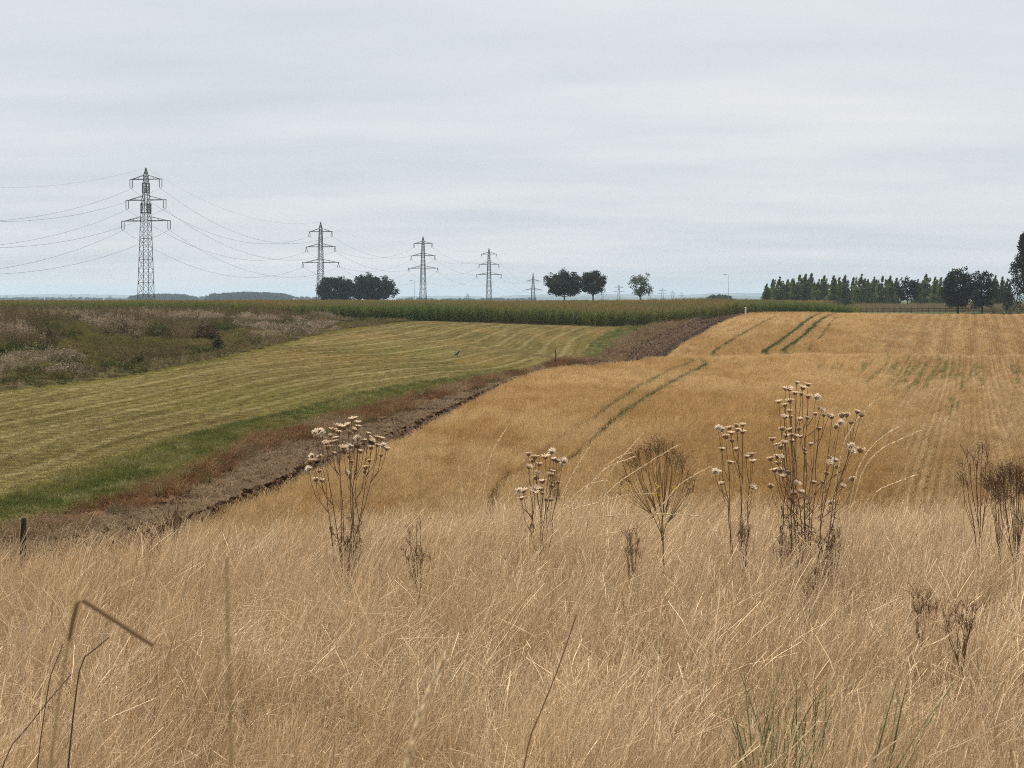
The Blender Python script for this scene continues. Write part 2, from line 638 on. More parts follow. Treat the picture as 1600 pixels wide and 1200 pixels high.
def meadow_colour(x, y):
    """olive sward with pale hay lines parallel to the lower edge"""
    v = x2(y) - x
    ph = v / 2.35 + 0.45 * (fbm(y * 0.05, v * 0.05, 91) - 0.5)
    line = np.abs(ph - np.round(ph))
    swath = smooth((0.16 - line) / 0.11) * np.clip(1.0 * fbm(np.round(ph) * 3.3, y * 0.06, 92) + 0.15, 0, 1)
    second = smooth((0.09 - np.abs(line - 0.36)) / 0.06) * np.clip(1.6 * fbm(np.round(ph) * 5.1 + 9, y * 0.08, 97) - 0.55, 0, 1)
    fine = fbm(v * 1.5, y * 0.16, 93)
    sh = x.shape
    f = lambda q: np.asarray(q).ravel()
    c = mixc((0.106, 0.082, 0.026), (0.158, 0.124, 0.046), f(smooth((fine - 0.3) / 0.4)))
    c = mixc(c, (0.100, 0.088, 0.024), f(smooth((fbm(x * 0.09, y * 0.06, 94) - 0.42) / 0.25) * 0.65))
    c = mixc(c, (0.185, 0.118, 0.042), f(smooth((fbm(x * 0.16, y * 0.10, 95) - 0.53) / 0.2) * smooth((y - 70) / 60) * 0.6))
    c = mixc(c, (0.300, 0.238, 0.115), f(np.clip(swath * 0.58 + second * 0.45, 0, 0.9)))
    c = mixc(c, (0.130, 0.112, 0.026), f(smooth(1 - (x - xL(y)) / 2.2) * 0.75))
    return c.reshape(sh + (3,)), swath


def painted_mat(name, scale):
    """colour carried by the ground itself, with fine grain"""
    m, N, L = new_mat(name)
    out = N.new('ShaderNodeOutputMaterial')
    p = N.new('ShaderNodeBsdfPrincipled')
    p.inputs['Roughness'].default_value = 0.95
    p.inputs['Specular IOR Level'].default_value = 0.0
    at = N.new('ShaderNodeAttribute')
    at.attribute_name = 'tone'
    tcx = N.new('ShaderNodeTexCoord')
    nz = N.new('ShaderNodeTexNoise')
    nz.inputs['Scale'].default_value = scale
    nz.inputs['Detail'].default_value = 5.0
    L.new(tcx.outputs['Object'], nz.inputs['Vector'])
    mr = N.new('ShaderNodeMapRange')
    mr.inputs['From Min'].default_value, mr.inputs['From Max'].default_value = 0.3, 0.7
    mr.inputs['To Min'].default_value, mr.inputs['To Max'].default_value = 0.65, 1.3
    L.new(nz.outputs['Fac'], mr.inputs['Value'])
    vm = N.new('ShaderNodeVectorMath')
    vm.operation = 'SCALE'
    L.new(at.outputs['Color'], vm.inputs[0])
    L.new(mr.outputs[0], vm.inputs['Scale'])
    L.new(vm.outputs[0], p.inputs['Base Color'])
    L.new(p.outputs[0], out.inputs['Surface'])
    return m


M['meadow_tone'] = painted_mat('mown_meadow', 5.0)


cst = lambda v: (lambda y: np.full_like(np.asarray(y, float), v))


def clod_relief(X, Y, T):
    far = smooth((Y - 120) / 40)
    rows = np.sin(T * 2 * math.pi * 4.0 + 1.2 * fbm(Y * 0.15, T * 0 + 1, 8)) * (0.04 + 0.12 * far)
    furrow = -0.16 * np.exp(-((T - 0.90) / 0.06) ** 2) + 0.14 * np.exp(-((T - 0.76) / 0.06) ** 2)
    return rows + furrow + 0.20 * (fbm(X * 2.2, Y * 1.3, 41, 4) - 0.5) + 0.12 * far


strip('bank_ground', cst(-190.0), xL, 70, M['bank_soil'], 'weedy rough bank rising left of the mown meadow', pw=0.6)
strip('meadow_field', xL, x2, 170, M['meadow_tone'], 'mown olive green meadow with pale hay lines running across', tone=meadow_colour)
strip('green_strip', x2, x3, 12, M['green_soil'], 'greener grass strip between the mown meadow and the rusty weeds')
strip('weed_strip', x3, x4, 12, M['rust_soil'], 'rust brown weedy margin between green grass and bare earth')
strip('dirt_path', x4, xR, 48, M['dirt'], 'bare cloddy brown earth strip running beside the golden cereal', clod_relief)
strip('cereal_field', xR, cst(230.0), 90, M['gold_soil'], 'golden ripe cereal field rolling up to the right hand crest', pw=1.3)

# the verge in front, where the tall dry grass grows
vx, vy = np.linspace(-30, 30, 91), np.concatenate([np.linspace(-8, 28, 73)])
VX, VY = np.meshgrid(vx, vy)
VV = np.stack([VX, VY, gz(VX, VY) + 0.06 * (fbm(VX * 1.1, VY * 1.1, 3) - 0.5) * smooth((27 - VY) / 3)], -1).reshape(-1, 3)
i, j = np.meshgrid(np.arange(72), np.arange(90), indexing='ij')
q = (i * 91 + j).ravel()
tag(link('verge_ground', mesh_np('verge_ground', VV, np.stack([q, q + 1, q + 92, q + 91], 1), mat=M['thatch'], smooth_shade=True)),
    'thatchy slope under the tall dry foreground grass', 'ground', kind='structure')

# the wide plain out to the horizon (kept a little lower under the field sheets)
rr = np.concatenate([[0.0], np.geomspace(12, 14000, 110)])
th = np.linspace(0, 2 * math.pi, 181)[:-1]
RR, TT = np.meshgrid(rr[1:], th, indexing='ij')
GX, GY = RR * np.sin(TT), RR * np.cos(TT)
drop = 0.45 * smooth((300 - RR) / 30.0) + 0.0
GE = np.where(GY > 0, elev(GX, np.maximum(GY, 0)), -1.7 - 1.3 * smooth(RR / 200.0)) - drop
GE = GE * smooth((6000 - RR) / 5600.0) + (-3.0) * (1 - smooth((6000 - RR) / 5600.0))
V = np.concatenate([[[0, 0, EYE - 2.3]], np.stack([GX, GY, EYE + GE], -1).reshape(-1, 3)])
n = 180
Fc = [(0, 1 + (k + 1) % n, 1 + k) for k in range(n)]
for a in range(len(rr) - 2):
    for k in range(n):
        k2 = (k + 1) % n
        Fc.append((1 + a * n + k, 1 + a * n + k2, 1 + (a + 1) * n + k2, 1 + (a + 1) * n + k))
tag(link('ground', mesh_np('ground', V, Fc, mat=M['plain'], smooth_shade=True)), 'wide farmland plain reaching the horizon', 'ground', kind='structure')

# far hills
ang = np.linspace(-0.75, 0.75, 500)
top = np.zeros_like(ang)
apx = 800 + F * np.tan(ang)
hp = ([-1200, -300, 0, 90, 180, 300, 430, 520, 600, 640, 700, 770, 810, 850, 920, 990, 1060, 1110, 1160, 1210, 1400, 1700, 2800],
      [460, 459, 461, 459.5, 460.5, 463, 464.5, 465, 465, 462.5, 462, 464, 461, 459.5, 459, 460, 461.5, 458.5, 457.5, 459, 460, 461, 460])
for layer, (D, lift, sd) in enumerate(((10500.0, 0.0, 1), (7200.0, 3.0, 2))):
    hpx = np.interp(apx, *hp) + lift + (0 if layer == 0 else 1.3)
    hz = EYE + (HOR - hpx) / F * D / np.cos(ang) * np.cos(ang) + (fbm(ang * 170, ang * 0, 3 + sd, 4) - 0.5) * 9
    prof = [(-500, 0.0), (-260, 0.45), (-100, 0.86), (0, 1.0), (160, 0.9), (500, 0.3), (800, 0.0)]
    V, Fc = [], []
    for (dy, k) in prof:
        for t, h in zip(ang, hz):
            r = D + dy
            V.append((r * math.tan(t), r, -2.5 + (h + 2.5) * k))
    n = len(ang)
    for a in range(len(prof) - 1):
        for b in range(n - 1):
            Fc.append((a * n + b, a * n + b + 1, (a + 1) * n + b + 1, (a + 1) * n + b))
    tag(link('hills', mesh_np('hills', V, Fc, mat=M['hill'], smooth_shade=True)),
        ['farthest pale blue wooded hills along the horizon', 'nearer low blue hills in front of the farthest ridge'][layer], 'hills', kind='structure')

# ------------------------------------------------------------------ scatter: one object, plants placed point by point
_gn_count = 0


def scatter(name, P, rot, scl, idx, col, protos, label, cat, parent=None):
    """P (n,3), rot (n,3), scl (n,) or (n,3), idx (n,), col (n,3); protos: meshes"""
    global _gn_count
    _gn_count += 1
    n = len(P)
    me = bpy.data.meshes.new(name)
    me.vertices.add(n)
    me.vertices.foreach_set('co', np.asarray(P, np.float32).ravel())
    scl = np.asarray(scl, float)
    if scl.ndim == 1:
        scl = np.repeat(scl[:, None], 3, 1)
    for an, typ, val in (('rot', 'FLOAT_VECTOR', rot), ('scl', 'FLOAT_VECTOR', scl), ('col', 'FLOAT_VECTOR', col)):
        at = me.attributes.new(an, typ, 'POINT')
        at.data.foreach_set('vector', np.asarray(val, np.float32).ravel())
    at = me.attributes.new('pidx', 'INT', 'POINT')
    at.data.foreach_set('value', np.asarray(idx, np.int32))
    o = link(name, me, parent)
    cl = bpy.data.collections.new('%s_sources' % name)
    for k, pm in enumerate(protos):
        cl.objects.link(bpy.data.objects.new('%s_source_%02d' % (name, k), pm))
    ng = bpy.data.node_groups.new('%s_scatter' % name, 'GeometryNodeTree')
    ng.interface.new_socket('Geometry', in_out='INPUT', socket_type='NodeSocketGeometry')
    ng.interface.new_socket('Geometry', in_out='OUTPUT', socket_type='NodeSocketGeometry')
    N, L = ng.nodes, ng.links
    gi, go = N.new('NodeGroupInput'), N.new('NodeGroupOutput')
    iop = N.new('GeometryNodeInstanceOnPoints')
    ci = N.new('GeometryNodeCollectionInfo')
    ci.inputs['Collection'].default_value = cl
    ci.inputs['Separate Children'].default_value = True
    ci.inputs['Reset Children'].default_value = True

    def na(nm, t):
        a = N.new('GeometryNodeInputNamedAttribute')
        a.data_type = t
        a.inputs['Name'].default_value = nm
        return a.outputs['Attribute']
    L.new(gi.outputs[0], iop.inputs['Points'])
    L.new(ci.outputs[0], iop.inputs['Instance'])
    iop.inputs['Pick Instance'].default_value = True
    L.new(na('pidx', 'INT'), iop.inputs['Instance Index'])
    L.new(na('rot', 'FLOAT_VECTOR'), iop.inputs['Rotation'])
    L.new(na('scl', 'FLOAT_VECTOR'), iop.inputs['Scale'])
    L.new(iop.outputs[0], go.inputs[0])
    md = o.modifiers.new('scatter', 'NODES')
    md.node_group = ng
    return tag(o, label, cat, kind='stuff')


def blades(n, r, h, lean, wind, w, seg=4, curl=0.25, seed=0, rect=None, shade=(0, 1), ear=None):
    """a tuft: n curved ribbons; wind = mean lean (x, y); returns mesh arrays"""
    g = np.random.default_rng(seed)
    if rect:
        bx, by = g.uniform(-rect[0] / 2, rect[0] / 2, n), g.uniform(-rect[1] / 2, rect[1] / 2, n)
    else:
        a, q = g.uniform(0, 2 * math.pi, n), r * np.sqrt(g.uniform(0, 1, n))
        bx, by = q * np.cos(a), q * np.sin(a)
    H = g.uniform(h[0], h[1], n)
    lx = wind[0] + g.normal(0, lean, n)
    ly = wind[1] + g.normal(0, lean, n)
    sa = g.uniform(0, math.pi, n)
    t = np.linspace(0, 1, seg + 1)
    pw = g.uniform(1.1, 2.2, n)
    cu = g.normal(0, curl, n)
    ca = g.uniform(0, 2 * math.pi, n)
    X = bx[:, None] + H[:, None] * (lx[:, None] * t[None] ** pw[:, None] + (cu * np.cos(ca))[:, None] * (t * t * t)[None])
    Y = by[:, None] + H[:, None] * (ly[:, None] * t[None] ** pw[:, None] + (cu * np.sin(ca))[:, None] * (t * t * t)[None])
    lz = np.sqrt(lx ** 2 + ly ** 2)
    Z = H[:, None] * (t[None] - 0.28 * np.minimum(lz, 1.6)[:, None] * (t ** 2)[None] - 0.35 * np.abs(cu)[:, None] * (t ** 3)[None])
    W = w * g.uniform(0.6, 1.5, n)[:, None] * ((1 - t) ** 0.6 + 0.12)[None] * 0.5
    if ear is not None:
        ek = (g.uniform(0, 1, n) < ear[0])[:, None]
        bump = np.where(t > 0.80, ear[1], 1.0)[None]
        W = np.where(ek, W * 0.8 + (bump > 1) * w * 0.5 * ear[1], W)
    SX, SY = np.cos(sa)[:, None], np.sin(sa)[:, None]
    Lf = np.stack([X - SX * W, Y - SY * W, Z], -1)
    Rt = np.stack([X + SX * W, Y + SY * W, Z], -1)
    V = np.concatenate([Lf, Rt], 1).reshape(-1, 3)
    m = seg + 1
    base = (np.arange(n) * 2 * m)[:, None]
    k = np.arange(seg)[None]
    Fc = np.stack([base + k, base + m + k, base + m + k + 1, base + k + 1], -1).reshape(-1, 4)
    s = np.repeat(g.uniform(shade[0], shade[1], n), 2 * m)
    return V, Fc, s


def tuft_mesh(name, mat, *parts):
    Vs, Fs, Ss, o = [], [], [], 0
    for V, Fc, s in parts:
        Vs.append(V)
        Fs.append(Fc + o)
        Ss.append(s)
        o += len(V)
    return mesh_np(name, np.concatenate(Vs), np.concatenate(Fs), np.concatenate(Ss), mat)


def in_view(x, y, z, mx=150, top=300, bot=1330):
    px, py = pix(x, y, z)
    return (px > -mx) & (px < 1600 + mx) & (py < bot) & (py > top)


# ---- cereal -------------------------------------------------------------------------------------------------
def path_from_pixels(pts, **kw):
    h = [hit(px, py, **kw) for px, py in pts]
    h.sort(key=lambda p: p[1])
    return np.array([p[1] for p in h]), np.array([p[0] for p in h])


NEAR = dict(y0=28, y1=133)
FAR = dict(y0=163, y1=262)
tram_near = [path_from_pixels(p, **NEAR) for p in (
    [(770, 775), (830, 728), (880, 690), (930, 659), (1000, 610), (1050, 582), (1085, 570)],
    [(860, 752), (905, 712), (960, 665), (1020, 622), (1070, 592), (1105, 573)])]
tram_far = [path_from_pixels(p, **FAR) for p in (
    [(1112, 554), (1145, 533), (1180, 513), (1212, 497)],
    [(1192, 553), (1218, 536), (1245, 516), (1283, 492)],
    [(1222, 551), (1245, 535), (1262, 521), (1305, 491)],
    [(1262, 546), (1285, 525), (1318, 492)])]
gB_y, gB_x = path_from_pixels([(1472, 690), (1478, 650), (1490, 588), (1497, 563)], **NEAR)
sB = np.polyfit(gB_y, gB_x, 1)


def tram_dist(x, y):
    """distance to the nearest wheel track and which one"""
    d = np.full(x.shape, 99.0)
    w = np.full(x.shape, -1)
    for k, (ty, tx) in enumerate(tram_near):
        q = np.where((y > ty[0] - 8) & (y < ty[-1] + 8), np.abs(x - np.interp(y, ty, tx)), 99)
        w = np.where(q < d, k, w)
        d = np.minimum(d, q)
    for k, (ty, tx) in enumerate(tram_far):
        q = np.where((y > ty[0] - 6) & (y < ty[-1] + 3), np.abs(x - np.interp(y, ty, tx)), 99)
        w = np.where(q < d, 2 + k, w)
        d = np.minimum(d, q)
    return d, w


TW = np.array([0.16, 0.20, 0.20, 0.40, 0.40, 0.13, 0.0])


def cereal_colour(x, y):
    n1_, n2_ = fbm(x * 0.10, y * 0.05, 51), fbm(x * 0.9, y * 0.35, 52)
    c = mixc((0.470, 0.300, 0.122), (0.560, 0.386, 0.184), smooth((n1_ - 0.3) / 0.4))
    c = mixc(c, (0.400, 0.225, 0.075), smooth((n2_ - 0.52) / 0.22) * 0.65)
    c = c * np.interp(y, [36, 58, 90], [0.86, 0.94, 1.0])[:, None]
    px, py = pix(x, y, gz(x, y))
    right = smooth((px - 1330) / 120 + (fbm(x * 0.2, y * 0.1, 55) - 0.5) * 1.6)
    # thin places between the drill rows on the right, pale straw and brown
    u = x - np.polyval(sB, y)
    row = 0.5 + 0.5 * np.sin(u * 2 * math.pi / 0.33 + 1.2 * fbm(u * 0.8, y * 0.05, 58))
    pale = right * row * (0.25 + 0.75 * smooth((fbm(u * 1.3, y * 0.06, 57) - 0.35) / 0.3)) * np.where(y < 150, 1.0, 0.5)
    c = mixc(c, (0.58, 0.44, 0.255), pale * 0.9)
    c = mixc(c, (0.25, 0.15, 0.06), right * (1 - row) * 0.5)
    return c, right


def green_patch(x, y):
    px, py = pix(x, y, gz(x, y))
    g = np.exp(-((px - 1440) / 130) ** 2 - ((y - 112) / 20) ** 2) * 0.95
    g = np.maximum(g, np.exp(-((px - 1484) / 9) ** 2 - ((y - 80) / 12) ** 2) * 1.1)
    g = np.maximum(g, np.exp(-((px - 1590) / 12) ** 2 - ((y - 105) / 18) ** 2) * 1.0)
    return np.where(y < 140, g, 0)


def make_cereal():
    pts = []
    for (ya, yb, du, dy) in ((29, 60, 0.155, 0.36), (60, 95, 0.155, 0.55), (95, 136, 0.20, 0.7), (160, 205, 0.30, 0.8), (205, 263, 0.42, 1.0)):
        us, ys = np.arange(-75, 140, du), np.arange(ya, yb, dy)
        U, Y = np.meshgrid(us, ys)
        U = U + rng.normal(0, du * 0.10, U.shape)
        Y = Y + rng.uniform(-0.5, 0.5, Y.shape) * dy
        X = np.polyval(sB, Y) + U
        m = (X > xR(Y) + 0.12 + 0.5 * (fbm(Y * 0.8, Y * 0, 61) - 0.35)) & (X < 228)
        X, Y = X[m], Y[m]
        Z = gz(X, Y)
        m = in_view(X, Y, Z, 130)
        pts.append(np.stack([X[m], Y[m], Z[m], np.full(m.sum(), du / 0.155), np.full(m.sum(), dy / 0.5)], 1))
    A = np.concatenate(pts)
    x, y, z = A[:, 0], A[:, 1], A[:, 2]
    d, w = tram_dist(x, y)
    wob = 0.7 + 0.6 * fbm(y * 0.4, w * 7.0, 62)
    keep = d > TW[w] * wob
    A, x, y, z = A[keep], x[keep], y[keep], z[keep]
    c, right = cereal_colour(x, y)
    g = green_patch(x, y)
    u = x - np.polyval(sB, y)
    rowg = fbm(u * 6.2, y * 0.06, 71, 2) + 0.12 * fbm(x * 3.0, y * 1.5, 72)
    isg = (g > 0.05) & (rowg > 0.98 - 0.50 * g) & (rng.uniform(0, 1, len(x)) < 0.62)
    c = np.where(isg[:, None], np.array([0.185, 0.170, 0.055]) * (0.7 + 0.7 * rng.uniform(0, 1, len(x)))[:, None], c)
    c = c * (0.74 + 0.52 * rng.uniform(0, 1, len(x)))[:, None]
    lodge = 0.82 + 0.36 * fbm(x * 0.25, y * 0.12, 63)
    hs = lodge * (1 - 0.22 * right) * (1 - 0.45 * right * smooth((fbm(u * 1.6, y * 0.05, 64) - 0.45) / 0.2)) * rng.uniform(0.85, 1.12, len(x)) * np.where(isg, 1.05, 1)
    n = len(x)
    scl = np.stack([A[:, 3] ** 0.8, A[:, 4], hs], 1)
    rot = np.zeros((n, 3))
    rot[:, 2] = -math.atan(sB[0]) + np.where(rng.uniform(0, 1, n) < 0.5, 0, math.pi) * 0 + rng.normal(0, 0.10, n)
    protos = [tuft_mesh('cereal_tuft_%d' % k, M['inst'],
                        blades(26, 0, (0.34, 0.54), 0.13, (0.12, -0.02), 0.007, 3, 0.12, 100 + k, rect=(0.10, 0.55), shade=(0.1, 0.75)),
                        blades(16, 0, (0.42, 0.60), 0.14, (0.18, -0.04), 0.006, 5, 0.30, 200 + k, rect=(0.10, 0.55), shade=(0.35, 1.0), ear=(1.0, 2.2)))
              for k in range(6)]
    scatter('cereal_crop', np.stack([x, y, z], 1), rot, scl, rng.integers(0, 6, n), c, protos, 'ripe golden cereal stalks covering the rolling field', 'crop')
    # green growth in the wheel tracks
    P, Cc, Sx = [], [], []
    for k, (ty, tx) in enumerate(tram_near + tram_far):
        wd = TW[k]
        nn = int((ty[-1] - ty[0] + 6) * (34 if k < 2 else 18) * (wd + 0.1) * 2)
        yy = rng.uniform(ty[0] - 5, ty[-1] + 4, nn)
        xx = np.interp(yy, ty, tx) + rng.uniform(-wd, wd, nn) * 1.05
        dens = fbm(yy * 0.13, yy * 0 + k * 9, 81)
        if k < 2:
            fade = smooth((yy - (60 if k == 0 else 54)) / 20)
            col = mixc((0.22, 0.15, 0.07), (0.115, 0.130, 0.036), fade)
            m = (dens > (0.25 if k == 0 else 0.15))
            hh = 0.35 + 0.65 * fade
        else:
            col = mixc((0.135, 0.140, 0.042), (0.105, 0.125, 0.035), dens)
            m = dens > (0.2 if k in (2, 3, 4) else 0.45)
            hh = 0.8 * np.ones(nn)
        P.append(np.stack([xx, yy, gz(xx, yy)], 1)[m])
        Cc.append((col * rng.uniform(0.6, 1.4, nn)[:, None])[m])
        Sx.append((hh * rng.uniform(0.7, 1.2, nn))[m])
    P, Cc, Sx = np.concatenate(P), np.concatenate(Cc), np.concatenate(Sx)
    n = len(P)
    protos = [tuft_mesh('track_tuft_%d' % k, M['inst_green'], blades(46, 0.26, (0.12, 0.46), 0.42, (0.12, 0), 0.016, 3, 0.4, 300 + k)) for k in range(4)]
    rot = np.zeros((n, 3))
    rot[:, 2] = rng.uniform(0, 6.28, n)
    scatter('track_weeds', P, rot, Sx, rng.integers(0, 4, n), Cc, protos, 'green weeds growing along the wheel tracks in the golden cereal', 'weeds')


make_cereal()


# ---- mown meadow, green strip, rusty weeds -------------------------------------------------------------------
def make_meadow():
    X_, Y_ = [], []
    for (ya, yb, dx, dy) in ((29, 70, 0.28, 0.28), (70, 120, 0.40, 0.40), (120, 212, 0.62, 0.62)):
        U, Y = np.meshgrid(np.arange(-75, 60, dx), np.arange(ya, yb, dy))
        X = U + rng.uniform(-0.5, 0.5, U.shape) * dx * 1.4
        Y = Y + rng.uniform(-0.5, 0.5, U.shape) * dy * 1.4
        m = (X > xL(Y) - 0.5) & (X < x2(Y) + 0.2)
        X, Y = X[m], Y[m]
        m = in_view(X, Y, gz(X, Y), 120)
        X_.append(X[m])
        Y_.append(Y[m])
    x, y = np.concatenate(X_), np.concatenate(Y_)
    c, swath = meadow_colour(x, y)
    c = c * 1.12
    n = len(x)
    c = c * rng.uniform(0.78, 1.22, n)[:, None]
    hs = (0.9 + 0.3 * swath) * rng.uniform(0.6, 1.4, n)
    sc = np.interp(y, [30, 70, 120, 210], [0.85, 1.0, 1.45, 2.2])
    protos = [tuft_mesh('mown_tuft_%d' % k, M['inst'], blades(50, 0.26, (0.02, 0.065), 0.9, (0.2, 0), 0.011, 2, 0.5, 400 + k)) for k in range(5)]
    rot = np.zeros((n, 3))
    rot[:, 2] = rng.uniform(0, 6.28, n)
    scatter('meadow_grass', np.stack([x, y, gz(x, y)], 1), rot, np.stack([sc, sc, hs], 1), rng.integers(0, 5, n), c, protos,
            'short mown grass and pale hay lines on the meadow', 'grass')

    # green strip
    X_, Y_ = [], []
    for (ya, yb, dx, dy) in ((29, 70, 0.22, 0.30), (70, 130, 0.32, 0.45), (130, 212, 0.45, 0.75)):
        T, Y = np.meshgrid(np.arange(-60, 60, dx), np.arange(ya, yb, dy))
        X = T + rng.uniform(-0.7, 0.7, T.shape) * dx
        Y = Y + rng.uniform(-0.7, 0.7, T.shape) * dy
        m = (X > x2(Y) - 0.1) & (X < x3(Y) + 0.1)
        X, Y = X[m], Y[m]
        m = in_view(X, Y, gz(X, Y), 120)
        X_.append(X[m])
        Y_.append(Y[m])
    x, y = np.concatenate(X_), np.concatenate(Y_)
    n = len(x)
    q = fbm(x * 0.55, y * 0.3, 101)
    c = mixc((0.105, 0.122, 0.024), (0.225, 0.200, 0.058), smooth((q - 0.33) / 0.35))
    c = mixc(c, (0.33, 0.28, 0.13), smooth((fbm(x * 1.5, y * 0.8, 102) - 0.58) / 0.1) * 0.7)
    t = np.clip((x - x2(y)) / np.maximum(x3(y) - x2(y), 0.3), 0, 1)
    c = mixc(c, (0.25, 0.20, 0.075), smooth((t - 0.7) / 0.3) * 0.6)
    c = c * rng.uniform(0.7, 1.3, n)[:, None]
    protos = [tuft_mesh('green_tuft_%d' % k, M['inst_green'], blades(40, 0.22, (0.07, 0.26), 0.5, (0.15, 0), 0.012, 3, 0.5, 450 + k)) for k in range(5)]
    rot = np.zeros((n, 3))
    rot[:, 2] = rng.uniform(0, 6.28, n)
    sc = np.interp(y, [30, 70, 130, 210], [0.85, 1.0, 1.3, 1.8])
    hs = (0.6 + 0.9 * q) * rng.uniform(0.7, 1.3, n)
    scatter('strip_grass', np.stack([x, y, gz(x, y)], 1), rot, np.stack([sc, sc, hs], 1), rng.integers(0, 5, n), c, protos,
            'greener unmown grass along the lower edge of the meadow', 'grass')

    # rusty weeds
    X_, Y_ = [], []
    for (ya, yb, dx, dy) in ((29, 75, 0.24, 0.30), (75, 130, 0.34, 0.45), (130, 246, 0.5, 0.7)):
        T, Y = np.meshgrid(np.arange(-60, 60, dx), np.arange(ya, yb, dy))
        X = T + rng.uniform(-0.7, 0.7, T.shape) * dx
        Y = Y + rng.uniform(-0.7, 0.7, T.shape) * dy
        m = (X > x3(Y) - 0.35 * rng.uniform(0, 1, X.shape)) & (X < x4(Y) + 0.25 * rng.uniform(0, 1, X.shape))
        X, Y = X[m], Y[m]
        m = in_view(X, Y, gz(X, Y), 120)
        X_.append(X[m])
        Y_.append(Y[m])
    x, y = np.concatenate(X_), np.concatenate(Y_)
    n = len(x)
    q = fbm(x * 0.8, y * 0.35, 111)
    m = rng.uniform(0, 1, n) < 0.15 + 1.0 * q + 0.8 * (fbm(x * 0.15, y * 0.10, 113) - 0.4)
    x, y, q = x[m], y[m], q[m]
    n = len(x)
    c = mixc((0.15, 0.066, 0.028), (0.25, 0.14, 0.062), smooth((q - 0.3) / 0.4))
    c = mixc(c, (0.33, 0.235, 0.135), smooth((fbm(x * 0.5, y * 0.15, 112) - 0.5) / 0.2) * 0.75)
    c = mixc(c, (0.30, 0.205, 0.12), smooth((y - 120) / 40) * 0.6)
    c = mixc(c, (0.13, 0.15, 0.04), (rng.uniform(0, 1, n) < 0.10) * 0.8)
    c = c * rng.uniform(0.7, 1.3, n)[:, None]
    protos = [tuft_mesh('rust_tuft_%d' % k, M['inst_green'], blades(38, 0.24, (0.12, 0.55), 0.38, (0.1, 0), 0.016, 3, 0.5, 480 + k),
                        blades(24, 0.2, (0.15, 0.6), 0.3, (0.1, 0), 0.010, 4, 0.4, 490 + k, ear=(1, 2.5))) for k in range(5)]
    rot = np.zeros((n, 3))
    rot[:, 2] = rng.uniform(0, 6.28, n)
    sc = np.interp(y, [30, 70, 130, 210], [0.75, 0.9, 1.2, 1.7])
    hs = (0.45 + 0.9 * q) * rng.uniform(0.6, 1.3, n) * np.interp(y, [30, 130, 160], [0.8, 0.9, 1.3])
    scatter('rusty_weeds', np.stack([x, y, gz(x, y)], 1), rot, np.stack([sc, sc, hs], 1), rng.integers(0, 5, n), c, protos,
            'withered rust brown weeds along the bare earth strip', 'weeds')

    # clods and straw bits on the bare earth
    nn = 20000
    y = 29 + 215 * rng.uniform(0, 1, nn) ** 1.5
    t = rng.uniform(0, 1, nn)
    x = x4(y) + (xR(y) - x4(y)) * t
    m = in_view(x, y, gz(x, y), 60)
    x, y, t = x[m], y[m], t[m]
    n = len(x)
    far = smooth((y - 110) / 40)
    edge = smooth((t - 0.62) / 0.2) * (1 - far)  # cereal side of the near strip: clod shadow painted into the soil colour
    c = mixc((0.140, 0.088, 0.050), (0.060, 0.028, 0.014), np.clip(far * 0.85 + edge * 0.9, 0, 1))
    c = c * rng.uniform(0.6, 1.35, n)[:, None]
    s = (0.012 + 0.06 * rng.uniform(0, 1, n) ** 4) * (1 + 0.35 * far + 0.7 * edge)
    protos = []
    for k in range(5):
        bmv = []
        g = np.random.default_rng(700 + k)
        m_ = MB()
        prof = [(0.25, -0.5), (0.9, -0.2), (1.0, 0.15), (0.7, 0.55), (0.2, 0.75)]
        m_.lathe((0, 0, 0), prof, 7)
        V = np.concatenate(m_.v)
        V += g.normal(0, 0.17, V.shape)
        protos.append(mesh_np('clod_%d' % k, V, m_.f, g.uniform(0, 1, len(V)), M['inst_clod']))
    rot = rng.uniform(0, 6.28, (n, 3)) * np.array([0.15, 0.15, 1])
    zc = gz(x, y) + clod_relief(x, y, t) * smooth(np.minimum(t, 1 - t) * (xR(y) - x4(y)) / 0.35)
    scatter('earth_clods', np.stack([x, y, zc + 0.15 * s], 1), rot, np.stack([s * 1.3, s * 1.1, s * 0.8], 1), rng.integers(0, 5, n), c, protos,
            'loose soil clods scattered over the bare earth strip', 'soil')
    nn = 8000
    y = 29 + 205 * rng.uniform(0, 1, nn) ** 1.6
    t = rng.uniform(0, 1, nn)
    x = x4(y) + (xR(y) - x4(y)) * t
    m = in_view(x, y, gz(x, y), 60) & (fbm(x * 0.7, y * 0.25, 120) > 0.42) & ((y < 125) | (rng.uniform(0, 1, nn) < 0.3))
    x, y = x[m], y[m]
    n = len(x)
    c = mixc((0.20, 0.125, 0.065), (0.44, 0.33, 0.19), rng.uniform(0, 1, n) ** 1.5)
    protos = [tuft_mesh('straw_bit_%d' % k, M['inst'], blades(12, 0.3, (0.10, 0.32), 1.1, (0.3, 0), 0.010, 2, 0.6, 520 + k)) for k in range(4)]
    rot = np.zeros((n, 3))
    rot[:, 2] = rng.uniform(0, 6.28, n)
    scatter('straw_litter', np.stack([x, y, gz(x, y) + 0.05], 1), rot, rng.uniform(0.5, 1.2, n), rng.integers(0, 4, n), c, protos,
            'thin pale straw littering the bare earth strip', 'straw')


make_meadow()


